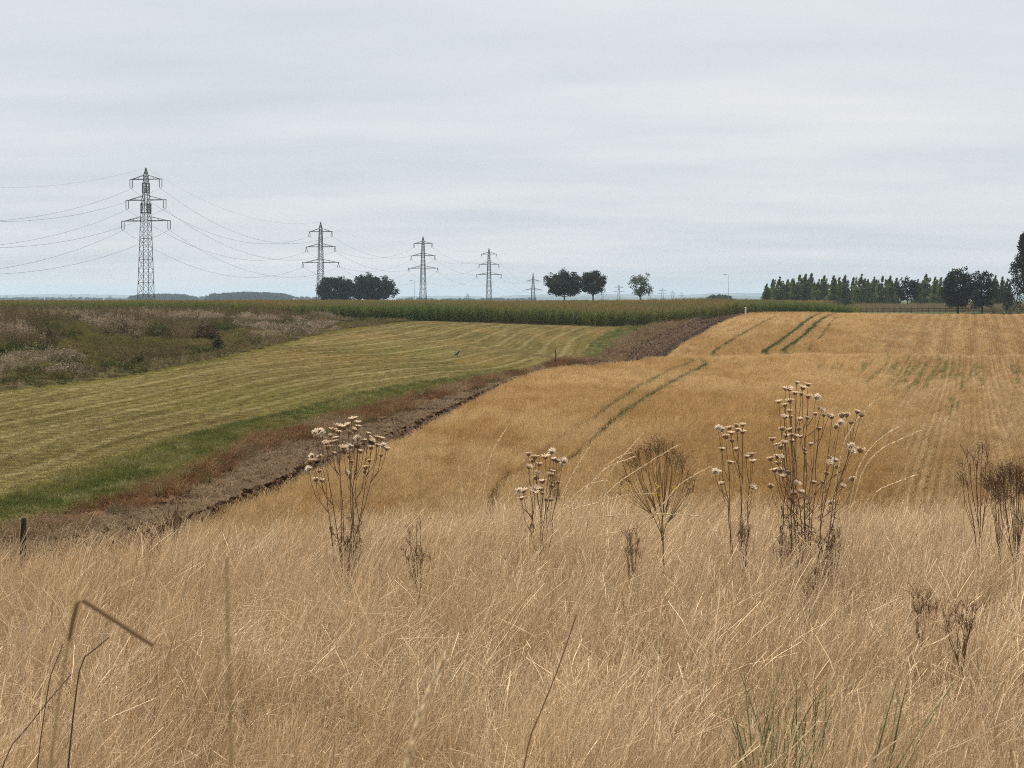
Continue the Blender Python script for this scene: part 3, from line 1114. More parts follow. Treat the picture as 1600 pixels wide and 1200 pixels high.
# ---- weedy bank ----------------------------------------------------------------------------------------------
def herb_mesh(name, seed, h, r, nst, nl, ls, tip=None, tipn=0):
    """a tuft of leafy stems; tip: shade pushed up on the tips (pale seed heads)"""
    g = np.random.default_rng(seed)
    m = MB()
    for _ in range(nst):
        a, q = g.uniform(0, 6.28), r * math.sqrt(g.uniform(0, 1))
        b = np.array([q * math.cos(a), q * math.sin(a), 0])
        H = h * g.uniform(0.55, 1.1)
        l = np.array([g.normal(0.10, 0.18), g.normal(0, 0.18), 1.0])
        top_ = b + l * H
        m.ribbon([b, (b + top_) / 2 + g.normal(0, 0.02, 3), top_], [math.cos(a), math.sin(a), 0], [0.014, 0.012, 0.006], g.uniform(0.1, 0.5))
        for _ in range(nl):
            t = g.uniform(0.15, 1.0)
            c = b + (top_ - b) * t
            d = g.normal(0, 1, 3) * np.array([1, 1, 0.5])
            d /= np.linalg.norm(d)
            e = np.cross(d, g.normal(0, 1, 3))
            e /= np.linalg.norm(e) + 1e-6
            s = ls * g.uniform(0.5, 1.3)
            m.leaf(c + d * s, d * s, e * s * 0.35, g.uniform(0.1, 0.9))
        for _ in range(tipn):
            c = top_ + g.normal(0, 1, 3) * np.array([0.06, 0.06, 0.10]) * h - np.array([0, 0, 0.05 * h])
            s = ls * g.uniform(0.3, 0.6)
            d, e = g.normal(0, 1, 3), g.normal(0, 1, 3)
            m.leaf(c, d / np.linalg.norm(d) * s, e / np.linalg.norm(e) * s, tip)
    return m.mesh(name, M['inst_green'])


def make_bank():
    U, Y = np.meshgrid(np.arange(-150, 0, 0.62), np.arange(60, 206, 0.95))
    x = (U + rng.uniform(-0.5, 0.5, U.shape) * 0.9).ravel()
    y = (Y + rng.uniform(-0.5, 0.5, U.shape) * 1.4).ravel()
    m = (x < xL(y) + 0.25) & (x > xL(y) - 75) & (y < maize_front(x) + 1.0)
    x, y = x[m], y[m]
    m = in_view(x, y, gz(x, y), 120)
    x, y = x[m], y[m]
    n = len(x)
    px, py = pix(x, y, gz(x, y))
    q1, q2, q3 = fbm(x * 0.16, y * 0.07, 131), fbm(x * 0.35, y * 0.12, 132), fbm(x * 0.08, y * 0.04, 133)
    dist = xL(y) - x
    hi = smooth((dist - 6) / 16)
    kind = np.zeros(n, int)                              # 0 green herb, 1 olive grass, 2 brown seed weeds, 3 pale downy weeds
    kind = np.where(q1 > 0.52, 1, kind)
    kind = np.where(q2 + 0.13 * hi > 0.655, 2, kind)
    kind = np.where((fbm(x * 0.22, y * 0.10, 134) > 0.68), 3, kind)
    kind = np.where((dist < 1.6) & (rng.uniform(0, 1, n) < 0.7), 2, kind)
    base = np.array([[0.068, 0.074, 0.016], [0.150, 0.122, 0.036], [0.140, 0.100, 0.046], [0.27, 0.205, 0.14]])
    c = base[kind]
    c = mixc(c, (0.20, 0.155, 0.065), smooth((q3 - 0.45) / 0.3) * 0.35)
    c = c * rng.uniform(0.6, 1.4, n)[:, None]
    hs = np.array([0.75, 0.75, 0.95, 0.95])[kind] * (0.45 + 0.55 * hi + 0.5 * q2) * rng.uniform(0.6, 1.3, n)
    hs = np.where(dist < 1.6, hs * 0.55, hs)
    protos = [herb_mesh('green_herb_0', 1, 0.85, 0.40, 11, 11, 0.085), herb_mesh('green_herb_1', 2, 0.75, 0.45, 12, 11, 0.09),
              tuft_mesh('olive_tussock_0', M['inst_green'], blades(90, 0.42, (0.3, 0.9), 0.28, (0.12, 0), 0.018, 3, 0.4, 801)),
              tuft_mesh('olive_tussock_1', M['inst_green'], blades(90, 0.42, (0.3, 0.9), 0.28, (0.12, 0), 0.018, 3, 0.4, 802)),
              herb_mesh('seed_weed_0', 3, 1.0, 0.38, 11, 5, 0.06, 0.7, 7), herb_mesh('seed_weed_1', 4, 1.1, 0.40, 11, 5, 0.06, 0.6, 7),
              herb_mesh('downy_weed_0', 5, 1.0, 0.38, 11, 6, 0.06, 1.0, 9), herb_mesh('downy_weed_1', 6, 0.95, 0.40, 11, 6, 0.06, 1.0, 9)]
    idx = kind * 2 + rng.integers(0, 2, n)
    rot = np.zeros((n, 3))
    rot[:, 2] = rng.uniform(0, 6.28, n)
    sc = np.interp(y, [60, 110, 185], [0.9, 1.1, 1.5])
    scatter('bank_weeds', np.stack([x, y, gz(x, y)], 1), rot, np.stack([sc, sc, hs], 1), idx, c, protos,
            'mixed green, brown and downy weeds covering the rough bank', 'weeds')


# ---- maize ---------------------------------------------------------------------------------------------------
MF = ([-400, -160, -90, -45, -22, -8.6, 14, 22.6, 31, 38, 48, 61, 66], [206, 206, 206, 204, 192, 193, 205, 213, 228, 247, 256, 262, 266])


def maize_front(x):
    return np.interp(x, *MF)


def maize_patch(seed, n, size):
    g = np.random.default_rng(seed)
    m = MB()
    for k in range(n):
        bx, by = g.uniform(-size / 2, size / 2), g.uniform(-size / 2, size / 2)
        H = g.uniform(2.0, 2.5)
        m.tube([[bx, by, 0], [bx + g.normal(0, 0.03), by, H * 0.6], [bx + g.normal(0, 0.06), by + g.normal(0, 0.06), H * 0.92]], [0.016, 0.013, 0.008], 3, 0.30, cap=False)
        a0 = g.uniform(0, 6.28)
        for q in range(11):
            z = H * (0.12 + 0.78 * q / 10)
            a = a0 + q * math.pi + g.normal(0, 0.35)
            d = np.array([math.cos(a), math.sin(a), 0])
            Ln = g.uniform(0.55, 0.85) * (0.75 if q > 8 else 1)
            P = [np.array([bx, by, z]) + d * Ln * t + np.array([0, 0, 1]) * (0.42 * Ln * t * 1.6 - 0.95 * Ln * t * t) for t in (0, 0.3, 0.62, 1.0)]
            m.ribbon(P, [-d[1], d[0], 0], [0.05, 0.085, 0.07, 0.012], g.uniform(0.25, 0.55))
        for q in range(5):
            d = np.array([g.normal(0.05, 0.16), g.normal(0, 0.16), 0.36])
            b = np.array([bx, by, H * 0.90])
            m.ribbon([b, b + d * 0.6, b + d], [1, 0, 0], [0.014, 0.022, 0.010], g.uniform(0.85, 1.0))
    me = m.mesh('maize_patch_%d' % seed, M['maize'])
    return me


def maize_material():
    """leaf green low on the shade scale, tassel brown high on it"""
    m, N, L = new_mat('maize_leaf')
    out = N.new('ShaderNodeOutputMaterial')
    sh = N.new('ShaderNodeAttribute')
    sh.attribute_name = 'shade'
    rp = N.new('ShaderNodeValToRGB')
    rp.color_ramp.elements[0].position, rp.color_ramp.elements[0].color = 0.2, (0.075, 0.096, 0.022, 1)
    rp.color_ramp.elements[1].position, rp.color_ramp.elements[1].color = 1.0, (0.235, 0.180, 0.085, 1)
    for p, c in ((0.55, (0.165, 0.180, 0.052)), (0.8, (0.19, 0.155, 0.065))):
        e = rp.color_ramp.elements.new(p)
        e.color = (*c, 1)
    L.new(sh.outputs['Fac'], rp.inputs[0])
    at = N.new('ShaderNodeAttribute')
    at.attribute_type = 'INSTANCER'
    at.attribute_name = 'col'
    mx = N.new('ShaderNodeMix')
    mx.data_type = 'RGBA'
    mx.blend_type = 'MULTIPLY'
    mx.inputs['Factor'].default_value = 1.0
    L.new(rp.outputs[0], mx.inputs[6])
    L.new(at.outputs['Color'], mx.inputs[7])
    d, t = N.new('ShaderNodeBsdfDiffuse'), N.new('ShaderNodeBsdfTranslucent')
    L.new(mx.outputs[2], d.inputs['Color'])
    L.new(mx.outputs[2], t.inputs['Color'])
    ms = N.new('ShaderNodeMixShader')
    ms.inputs[0].default_value = 0.3
    L.new(d.outputs[0], ms.inputs[1])
    L.new(t.outputs[0], ms.inputs[2])
    L.new(ms.outputs[0], out.inputs['Surface'])
    return m


M['maize'] = maize_material()


def make_maize():
    P = []
    for (da, db, s) in ((0.6, 9, 1.0), (9, 40, 1.35), (40, 110, 2.1), (110, 230, 3.0)):
        U, D = np.meshgrid(np.arange(-190, 130, s), np.arange(da, db, s))
        x = (U + rng.uniform(-0.3, 0.3, U.shape) * s).ravel()
        y = (maize_front(U) + D + rng.uniform(-0.3, 0.3, U.shape) * s).ravel()
        # the right-hand side of the block runs away from the corner
        m = x < 63 + 0.30 * (y - 262) * (y > 262) - 14 * smooth((y - 300) / 60)
        x, y = x[m], y[m]
        z = gz(x, y)
        m = in_view(x, y, z, 90)
        P.append(np.stack([x[m], y[m], z[m], np.full(m.sum(), max(1.0, s * 0.72))], 1))
    A = np.concatenate(P)
    n = len(A)
    x, y = A[:, 0], A[:, 1]
    rot = np.zeros((n, 3))
    rot[:, 2] = rng.uniform(0, 6.28, n)
    hs = (0.86 + 0.18 * fbm(x * 0.06, y * 0.04, 141)) * rng.uniform(0.88, 1.10, n)
    hs = hs * np.interp(x, [-120, -20, 20, 60], [0.98, 1.02, 1.02, 0.95])
    tint = fbm(x * 0.08, y * 0.05, 142)
    c = mixc((0.85, 1.0, 0.85), (1.30, 1.08, 0.95), smooth((tint - 0.3) / 0.4)) * rng.uniform(0.92, 1.08, n)[:, None]
    protos = [maize_patch(900 + k, 5, 1.05) for k in range(5)]
    scatter('maize_crop', A[:, :3], rot, np.stack([A[:, 3], A[:, 3], hs], 1), rng.integers(0, 5, n), c, protos,
            'tall green maize with brown tassels between the fields and the trees', 'crop')


make_maize()
make_bank()


# ------------------------------------------------------------------ trees
def tree_meshes(seed, H, Wd, trunk_h, lobes, leaf, nclump, per, lean=0.0, gap=0.0, shape='round', trunk_r=None):
    """trunk with limbs, and a crown of leaf-sized faces gathered in clumps"""
    g = np.random.default_rng(seed)
    tr, cr = MB(), MB()
    R0 = trunk_r or H * 0.022
    C0 = np.array([0, 0, trunk_h + (H - trunk_h) * 0.5])
    hz, hx = (H - trunk_h) * 0.5, Wd * 0.5
    cl = []
    tries = 0
    while len(cl) < nclump and tries < nclump * 60:
        tries += 1
        if shape == 'round':
            d = g.normal(0, 1, 3)
            d /= np.linalg.norm(d)
            r = g.uniform(0.15, 1.0) ** 0.42
            p = d * r
            wob = 0.80 + 0.34 * vnoise(np.array([math.atan2(d[1], d[0]) * 1.6 + seed]), np.array([d[2] * 2.2 + seed]), seed)[0]
            if lobes and vnoise(np.array([d[0] * 2.3 + 5 + seed]), np.array([d[2] * 2.3 + d[1]]), seed + 9)[0] < gap * r:
                continue
            p = p * wob
            if p[2] < -0.72:
                continue
            q = C0 + p * np.array([hx, hx, hz])
        elif shape == 'poplar':                 # several upright shoots, all pointed
            if not cl:
                shoots = [(0.0, 0.0, 1.0)] + [(g.uniform(0.25, 0.7) * math.cos(a_), g.uniform(0.25, 0.7) * math.sin(a_), g.uniform(0.50, 0.92)) for a_ in g.uniform(0, 6.28, 6)]
            sx_, sy_, sh_ = shoots[int(g.integers(0, 7)) if g.uniform() < 0.75 else 0]
            t = g.uniform(0, 1) ** 0.95
            rad = hx * 0.80 * min(1.0, (t + 0.25) / 0.4) * (1 - t) ** 0.9
            a = g.uniform(0, 6.28)
            k_ = (0.35 + 0.65 * min(1, t * 2.2))
            q = np.array([sx_ * hx * k_ + rad * math.cos(a) * g.uniform(0, 1), sy_ * hx * k_ + rad * math.sin(a) * g.uniform(0, 1), trunk_h + (H - trunk_h) * t * sh_])
        else:                                   # a tall spire: widest low down, pointed top
            t = g.uniform(0, 1) ** 0.9
            rad = hx * (0.55 + 0.75 * t) * (1 - t) ** 0.62 * 1.35 if shape == 'poplar' else hx * (1 - t) ** 0.8
            a = g.uniform(0, 6.28)
            rr_ = rad * math.sqrt(g.uniform(0.02, 1)) * (0.75 + 0.5 * vnoise(np.array([a + seed]), np.array([t * 7.0 + seed]), seed)[0])
            q = np.array([rr_ * math.cos(a), rr_ * math.sin(a), trunk_h + (H - trunk_h) * t])
        q[0] += lean * (q[2] / H) ** 2
        cl.append(q)
    cl = np.array(cl)
    for q in cl:
        s = leaf * g.uniform(0.8, 1.2)
        cs = leaf * (2.6 if shape == 'round' else 2.0)
        sh0 = g.uniform(0.15, 0.75)
        K = g.normal(0, 1, (per, 3))
        K = K / np.linalg.norm(K, axis=1)[:, None] * (g.uniform(0, 1, per) ** 0.4)[:, None]
        if shape == 'poplar':
            cs *= 1.15 - 0.75 * (q[2] - trunk_h) / (H - trunk_h)
        K = K * cs * (1.45 if shape == 'round' else 1.5) * np.array([1, 1, 0.8 if shape == 'round' else 1.35])
        for k in range(per):
            d, e = g.normal(0, 1, 3), g.normal(0, 1, 3)
            if shape != 'round':
                d = d * 0.6 + np.array([0.25, 0, 0.9])
            d /= np.linalg.norm(d)
            e = np.cross(d, e)
            e /= np.linalg.norm(e) + 1e-6
            cr.leaf(q + K[k], d * s * 0.95, e * s * 0.62, np.clip(sh0 + g.normal(0, 0.15), 0, 1))
    tt = trunk_h + (H - trunk_h) * (0.45 if shape == 'round' else 0.9)
    pts = [np.array([lean * (z / H) ** 2 + (g.normal(0, 0.03) * Wd * 0.2 if 0 < k < 5 else 0), g.normal(0, 0.01) * Wd, z]) for k, z in enumerate(np.linspace(-0.3, tt, 6))]
    tr.tube(pts, np.linspace(R0 * 1.25, R0 * 0.35, 6), 8, 0.5)
    for q in cl[g.choice(len(cl), min(16, len(cl)), replace=False)]:
        zb = min(q[2] * 0.75, tt * g.uniform(0.45, 0.98))
        b = np.array([lean * (zb / H) ** 2, 0, zb])
        mid = b * 0.45 + q * 0.55 + np.array([0, 0, -0.04 * H])
        tr.tube([b, mid, q], [R0 * 0.42, R0 * 0.25, R0 * 0.08], 5, 0.5, cap=False)
    return tr, cr


def tree(name, label, cat, loc, tm, leafmat, rz=0.0, sc=1.0, group=None):
    t = empty(name, loc, rz)
    t.scale = (sc, sc, sc)
    tr, cr = tm
    a = link('trunk', tr if isinstance(tr, bpy.types.Mesh) else tr.mesh('trunk', M['bark'], True), t)
    b = link('crown', cr if isinstance(cr, bpy.types.Mesh) else cr.mesh('crown', leafmat), t)
    return tag(t, label, cat, group)


def ground_at(px, Y):
    x = (px - 800.0) / F * Y
    return (float(x), float(Y), float(gz(x, Y)))


def big_tree(name, label, px0, px1, pytop, Y, mat, seed, trunk_h, leaf, ncl, per, gap=0.45, lean=0.0, group=None):
    cx = (px0 + px1) / 2
    loc = ground_at(cx, Y)
    H = EYE + (HOR - pytop) / F * Y - loc[2]
    Wd = (px1 - px0) / F * Y
    return tree(name, label, 'tree', loc, tree_meshes(seed, H, Wd, trunk_h, True, leaf, ncl, per, lean, gap), mat, group=group)


big_tree('broadleaf_tree', 'dense dark dome shaped tree standing just behind the lattice pylon foot', 494, 556, 433, 520, M['leaf_dark'], 21, 0.8, 0.34, 340, 34, gap=0.12)
big_tree('broadleaf_tree', 'taller wide dark tree with small sky gaps beside the dome shaped one', 548, 620, 429, 525, M['leaf_dark'], 22, 1.0, 0.34, 380, 34, gap=0.28)
big_tree('broadleaf_tree', 'wide spreading dark tree, larger of the two on bare trunks', 852, 911, 421, 430, M['leaf_mid'], 23, 3.0, 0.27, 300, 32, gap=0.38)
big_tree('broadleaf_tree', 'smaller round dark tree on a trunk beside the wide spreading one', 906, 947, 422, 445, M['leaf_mid'], 24, 3.6, 0.26, 210, 30, gap=0.36)
big_tree('broadleaf_tree', 'small thin crowned pale green tree standing alone with sky showing through', 978, 1022, 426, 430, M['leaf_pale'], 25, 3.2, 0.22, 150, 14, gap=0.55)

# row of young poplars on the right
pop = []
for k in range(6):
    tr, cr = tree_meshes(40 + k, 9.2, 4.6, 0.7, False, 0.19, 230, 18, lean=0.9, shape='poplar', trunk_r=0.11)
    pop.append((tr.mesh('trunk', M['bark'], True), cr.mesh('crown', M['leaf_poplar'])))
ordn = ['first', 'second', 'third', 'fourth', 'fifth', 'sixth', 'seventh', 'eighth', 'ninth', 'tenth', 'eleventh', 'twelfth', 'thirteenth', 'fourteenth', 'fifteenth',
        'sixteenth', 'seventeenth', 'eighteenth', 'nineteenth', 'twentieth', 'twenty-first', 'twenty-second', 'twenty-third', 'twenty-fourth', 'twenty-fifth', 'twenty-sixth']
pops = [(1199, 446), (1208, 440), (1219, 436), (1231, 440), (1238, 439), (1249, 433), (1258, 431), (1267, 431), (1280, 440), (1288, 434), (1302, 434), (1311, 437), (1320, 433),
        (1334, 437), (1346, 432), (1356, 440), (1367, 436), (1380, 435), (1391, 434), (1401, 438), (1434, 440), (1446, 432), (1461, 436), (1470, 437), (1478, 437)]
for k, (px, pt) in enumerate(pops):
    Y = 440 + 12 * math.sin(k * 2.1)
    loc = ground_at(px - 5, Y)
    H = EYE + (HOR - pt + 3) / F * Y - loc[2]
    tree('poplar_tree', '%s young poplar from the left end of the poplar row' % ordn[k], 'tree', loc, pop[k % 6], None, rz=random.uniform(-0.5, 0.5), sc=H / 9.2, group='row of young poplars').scale.xy = (H / 9.2 * 1.25, H / 9.2 * 1.25)
big_tree('spreading_tree', 'darker broader tree with a short trunk standing out in the poplar row', 1399, 1437, 433, 400, M['leaf_dark'], 61, 1.6, 0.24, 110, 22, gap=0.2)
big_tree('broadleaf_tree', 'large black green tree with bumpy top at the right end of the poplars', 1472, 1522, 419, 330, M['leaf_dark'], 62, 0.2, 0.24, 260, 30, gap=0.06)
big_tree('broadleaf_tree', 'lower dark tree adjoining the large black green one', 1513, 1556, 425, 340, M['leaf_dark'], 63, 0.2, 0.22, 210, 28, gap=0.15)
for k, (px, pt) in enumerate(((1551, 430), (1562, 433), (1570, 436))):
    loc = ground_at(px, 400)
    H = EYE + (HOR - pt) / F * 400 - loc[2]
    tree('poplar_tree', '%s slim poplar showing between the dark trees and the tall right hand tree' % ordn[k], 'tree', loc, pop[k], None, sc=H / 9.2, group='poplars between dark trees')
loc = ground_at(1602, 330)
Ht = EYE + (HOR - 368) / F * 330 - loc[2]
tree('tall_tree', 'tallest dark tree cut by the right picture edge', 'tree', loc, tree_meshes(64, Ht, 10.5, 0.4, False, 0.26, 300, 26, lean=-0.4, shape='spire', trunk_r=0.22), M['leaf_dark'])


def shrub(label, px, Y, Wd, H, mat, seed, leaf=0.13, ncl=60, per=20, group=None):
    g = np.random.default_rng(seed)
    loc = ground_at(px, Y)
    t = empty('shrub', loc)
    m, st = MB(), MB()
    for k in range(ncl):
        a, r = g.uniform(0, 6.28), math.sqrt(g.uniform(0, 1))
        zt = H * (1 - r ** 2.2) * g.uniform(0.75, 1.1) + 0.05
        q = np.array([r * math.cos(a) * Wd / 2, r * math.sin(a) * Wd * 0.4, zt * g.uniform(0.25, 1.0)])
        if k % 4 == 0:
            st.tube([[q[0] * 0.2, q[1] * 0.2, -0.05], q * np.array([0.7, 0.7, 0.6]), q], [0.025, 0.018, 0.006], 4, 0.4, cap=False)
        sh0 = g.uniform(0.1, 0.9)
        for _ in range(per):
            d, e = g.normal(0, 1, 3), g.normal(0, 1, 3)
            d /= np.linalg.norm(d)
            e /= np.linalg.norm(e)
            s = leaf * g.uniform(0.6, 1.2)
            m.leaf(q + g.normal(0, 1, 3) * leaf * 1.9, d * s, e * s * 0.5, np.clip(sh0 + g.normal(0, 0.18), 0, 1))
    st.build('stems', M['bark'], t)
    m.build('foliage', mat, t)
    return tag(t, label, 'shrub', group)


M['leaf_straw'] = plant_mat('seeding_straw', (0.24, 0.175, 0.10), transl=0.2, lo=0.5, hi=1.3)
M['leaf_pink'] = plant_mat('pinkish_down', (0.28, 0.215, 0.145), transl=0.25, lo=0.6, hi=1.3)
M['leaf_brown'] = plant_mat('brown_dock', (0.11, 0.065, 0.040), transl=0.1, lo=0.5, hi=1.3)
M['leaf_olive'] = plant_mat('olive_leaf', (0.10, 0.095, 0.035), transl=0.2, lo=0.5, hi=1.3)
shrub('large straw coloured bushy mound on the weedy bank left of the pylon', 185, 120, 3.8, 1.9, M['leaf_straw'], 301)
shrub('olive bush in front of the tallest pylon on the weedy bank', 249, 122, 2.4, 1.5, M['leaf_olive'], 302)
shrub('brown mounded bush right of the tallest pylon on the bank', 322, 124, 2.2, 1.7, M['leaf_brown'], 303)
shrub('small upright dark shrub on the bank right of the brown mound', 341, 112, 0.55, 1.3, M['leaf_dark'], 304, ncl=26, leaf=0.09)
shrub('small dark brown dock plant on the far left bank', 76, 106, 0.6, 1.2, M['leaf_brown'], 305, ncl=22, leaf=0.09)
shrub('long low pale topped clump of weeds near the left picture edge', 78, 95, 4.6, 0.9, M['leaf_pink'], 306, ncl=90, leaf=0.10)
shrub('long pale pinkish seeding clump in the middle of the bank', 455, 138, 4.8, 1.2, M['leaf_pink'], 307, ncl=90, leaf=0.12)
shrub('low greyish green leafy plant low on the bank', 218, 97, 0.8, 0.7, M['leaf_olive'], 308, ncl=22, leaf=0.09)
shrub('purplish downy weed clump low on the left bank', 105, 87, 3.6, 0.8, M['leaf_pink'], 309, ncl=70, leaf=0.09)
# bushes by the tall trees at the right edge
for k, (px, Y, w_, h_) in enumerate(((1553, 300, 3.2, 2.3), (1576, 298, 3.6, 2.0), (1598, 296, 3.4, 2.4), (1620, 296, 3.4, 2.4))):
    shrub('%s olive bush from the left under the tall dark trees at right' % ordn[k], px, Y, w_, h_, M['leaf_bush'], 320 + k, leaf=0.16, ncl=60)

# distant woods, read as masses
crown_protos = []
for k in range(4):
    g = np.random.default_rng(60 + k)
    m_ = MB()
    for q in range(34):
        d = g.normal(0, 1, 3)
        d /= np.linalg.norm(d)
        p = d * np.array([0.5, 0.5, 0.45]) * g.uniform(0.6, 1.0) + np.array([0, 0, 0.55])
        for _ in range(9):
            a, b = g.normal(0, 1, 3), g.normal(0, 1, 3)
            m_.leaf(p + g.normal(0, 0.08, 3), a / np.linalg.norm(a) * 0.10, b / np.linalg.norm(b) * 0.10, g.uniform(0, 1))
    crown_protos.append(m_.mesh('crown_%d' % k, M['inst_green']))


def wood(name, label, px0, px1, Y, depth, prof, nn, width=9.0):
    xs = rng.uniform(px0, px1, nn)
    ys = Y + rng.uniform(0, depth, nn)
    X = (xs - 800) / F * Y
    top_ = np.interp(xs, *prof)
    H = (HOR - top_) / F * Y + 4.2
    H = H * rng.uniform(0.82, 1.05, nn)
    Z = np.full(nn, EYE - 3.1)
    rot = np.zeros((nn, 3))
    rot[:, 2] = rng.uniform(0, 6.28, nn)
    W_ = np.minimum(width, H * 1.0) * rng.uniform(0.8, 1.3, nn)
    c = np.array([0.035, 0.045, 0.020])[None] * rng.uniform(0.6, 1.5, nn)[:, None]
    scatter(name, np.stack([X, ys, Z], 1), rot, np.stack([W_, W_, H], 1), rng.integers(0, 4, nn), c, crown_protos, label, 'wood')


wood('distant_wood', 'bluish wood behind the foot of the tallest pylon', 201, 286, 2300, 120, ([200, 208, 240, 262, 275, 287], [465, 462, 461, 461.5, 463, 465.5]), 260)
wood('distant_wood', 'longer bluish wood between the two nearest pylons', 320, 437, 2100, 140, ([320, 328, 345, 380, 410, 430, 437], [465, 461, 459.5, 458.5, 459.5, 461, 464]), 380)
wood('distant_treeline', 'low hazy line of trees at the far left horizon', -80, 200, 3000, 160, ([-80, 0, 30, 40, 60, 100, 118, 130, 170, 190, 200], [466, 466, 465, 467, 465.5, 467, 465, 466, 467, 467, 468]), 190, 11)
wood('distant_treeline', 'broken hazy trees between the long wood and the dark dome tree', 284, 498, 2900, 120, ([284, 300, 311, 320, 438, 446, 460, 466, 480, 498], [467, 464.5, 464, 467, 464, 463, 465.5, 463.5, 465.5, 466]), 130, 11)
wood('distant_treeline', 'thin dark tree line low between the third and fourth pylons', 615, 840, 2600, 120, ([615, 640, 690, 730, 742, 775, 800, 840], [467.5, 465.5, 467.5, 466.5, 467.5, 466, 467.5, 466]), 130, 8)
wood('distant_treeline', 'low dark bushes beside the tall lamp post on the horizon', 1112, 1142, 900, 30, ([1112, 1122, 1132, 1142], [466, 464, 464.5, 466]), 26, 4)

# ------------------------------------------------------------------ pylons and wires
PYL = []                 # per pylon: attachment points of the six conductors and the earth wire
LINE_RZ = -math.atan2(31.0, 148.0)


def pylon(label, px, Y, top, arms, hw_base, pairs=True, kind='vee', thick=1.0, antennas=False, simple=False, wires=True, group='lattice pylons of the power line', base_e=None):
    x = (px - 800.0) / F * Y
    zb = float(gz(x, Y)) if base_e is None else EYE + base_e
    to_z = lambda py: EYE + (HOR - py) / F * Y - zb
    t = empty('pylon', (x, Y, zb), LINE_RZ)
    H = to_z(top)
    az = [to_z(a[0]) for a in arms]
    ah = [a[1] / F * Y / 2 for a in arms]
    hw_t = 0.50 if not simple else 0.55
    hb = hw_base / F * Y
    body = az[0] + 1.2
    zk = az[-1]
    hk = max(0.62 * hb, hw_t * 1.4)

    def hw(z):
        return np.interp(z, [0, zk, body, H], [hb, hk, hw_t, 0.04])
    for sx in (-1, 1):
        for sy in (-1, 1):
            m = MB()
            P = [[sx * hw(z), sy * hw(z), z] for z in (-0.6, zk, body)] + [[0.04 * sx, 0.04 * sy, H]]
            m.tube(P, 0.085 * thick, 4, 0.5)
            m.build('leg', M['steel'], t)
    zs = [0.0]
    while zs[-1] < body - 0.4:
        zs.append(zs[-1] + (1.95 if not simple else 2.6) * hw(zs[-1]) + 0.25)
    zs[-1] = body
    zs.append((body + H) / 2)
    for axis in (0, 1):
        for sd in (-1, 1):
            m = MB()
            for k in range(len(zs) - 1):
                a, b = zs[k], zs[k + 1]
                ha, hb_ = hw(a), hw(b)
                for d in ((-1, 1), (1, -1)):
                    if simple and (d[0] > 0) == (k % 2 == 0):
                        continue
                    p, q = [d[0] * ha, sd * ha, a], [d[1] * hb_, sd * hb_, b]
                    if axis:
                        p, q = [p[1], p[0], p[2]], [q[1], q[0], q[2]]
                    m.beam(p, q, 0.066 * thick)
                if k % 2 == 0:
                    p, q = [-ha, sd * ha, a], [ha, sd * ha, a]
                    if axis:
                        p, q = [p[1], p[0], p[2]], [q[1], q[0], q[2]]
                    m.beam(p, q, 0.06 * thick)
            tag(m.build('bracing', M['steel'], t), kind='stuff')
    att = []
    Rm = Matrix.Rotation(LINE_RZ, 3, 'Z')
    for z, h in zip(az, ah):
        for s in (-1, 1):
            m = MB()
            w0 = hw(z)
            for sy in (-1, 1):
                m.beam([s * w0 * 0.9, sy * w0, z], [s * h, sy * 0.12, z], 0.15 * thick)
                m.beam([s * hw(z + 1.25) * 0.9, sy * hw(z + 1.25), z + 1.25], [s * h * 0.86, sy * 0.16, z + 0.06], 0.10 * thick)
            nb = 2 if simple else 6
            for k in range(nb):
                t0, t1 = k / nb, (k + 1) / nb
                s0, s1 = (1 if k % 2 else -1), (-1 if k % 2 else 1)
                p = [s * (w0 + (h - w0) * t0), s0 * (w0 + (0.12 - w0) * t0), z]
                q = [s * (w0 + (h - w0) * t1), s1 * (w0 + (0.12 - w0) * t1), z]
                m.beam(p, q, 0.07 * thick)
            m.beam([s * (w0 + (h - w0) * 0.42), 0, z], [s * (w0 + (h - w0) * 0.42), 0, z + 0.68], 0.07 * thick)
            m.build('cross_arm', M['steel'], t)
            mi = MB()
            if kind == 'twin':
                il = 2.75
                for off in (-0.42, 0.42):
                    zz_ = np.linspace(z - 0.1, z - il + 0.35, 27)
                    rad = np.where(np.arange(27) % 2 == 0, 0.07, 0.135)
                    mi.tube([[s * (h - 0.45) + off, 0, q] for q in zz_], rad, 6)
                    mi.beam([s * (h - 0.45) + off, 0, z - il + 0.36], [s * (h - 0.45), 0, z - il], 0.07)
                ap = (s * (h - 0.45), 0, z - il)
            elif kind == 'vee':
                il = 1.9
                for off in (-0.42, 0.42):
                    zz_ = np.linspace(0, 1, 19)
                    rad = np.where(np.arange(19) % 2 == 0, 0.07, 0.125)
                    mi.tube([[s * (h - 0.3) + off * q, 0, z - 0.08 - (il - 0.08) * q] for q in zz_], rad, 6)
                mi.beam([s * (h - 0.3) - 0.45, 0, z - il], [s * (h - 0.3) + 0.45, 0, z - il], 0.07)
                ap = (s * (h - 0.3), 0, z - il)
            else:
                il = 0.5
                for sy in (-1, 1):
                    zz_ = np.linspace(0.1, 1.6, 15)
                    rad = np.where(np.arange(15) % 2 == 0, 0.07, 0.13)
                    mi.tube([[s * (h - 0.1), sy * q, z - 0.12 * q] for q in zz_], rad, 6)
                ap = (s * (h - 0.1), 0, z - il)
            if not simple:
                mi.build('insulator', M['glass_ins'], t)
            w = Rm @ Vector(ap)
            att.append((x + w[0], Y + w[1], zb + w[2]))
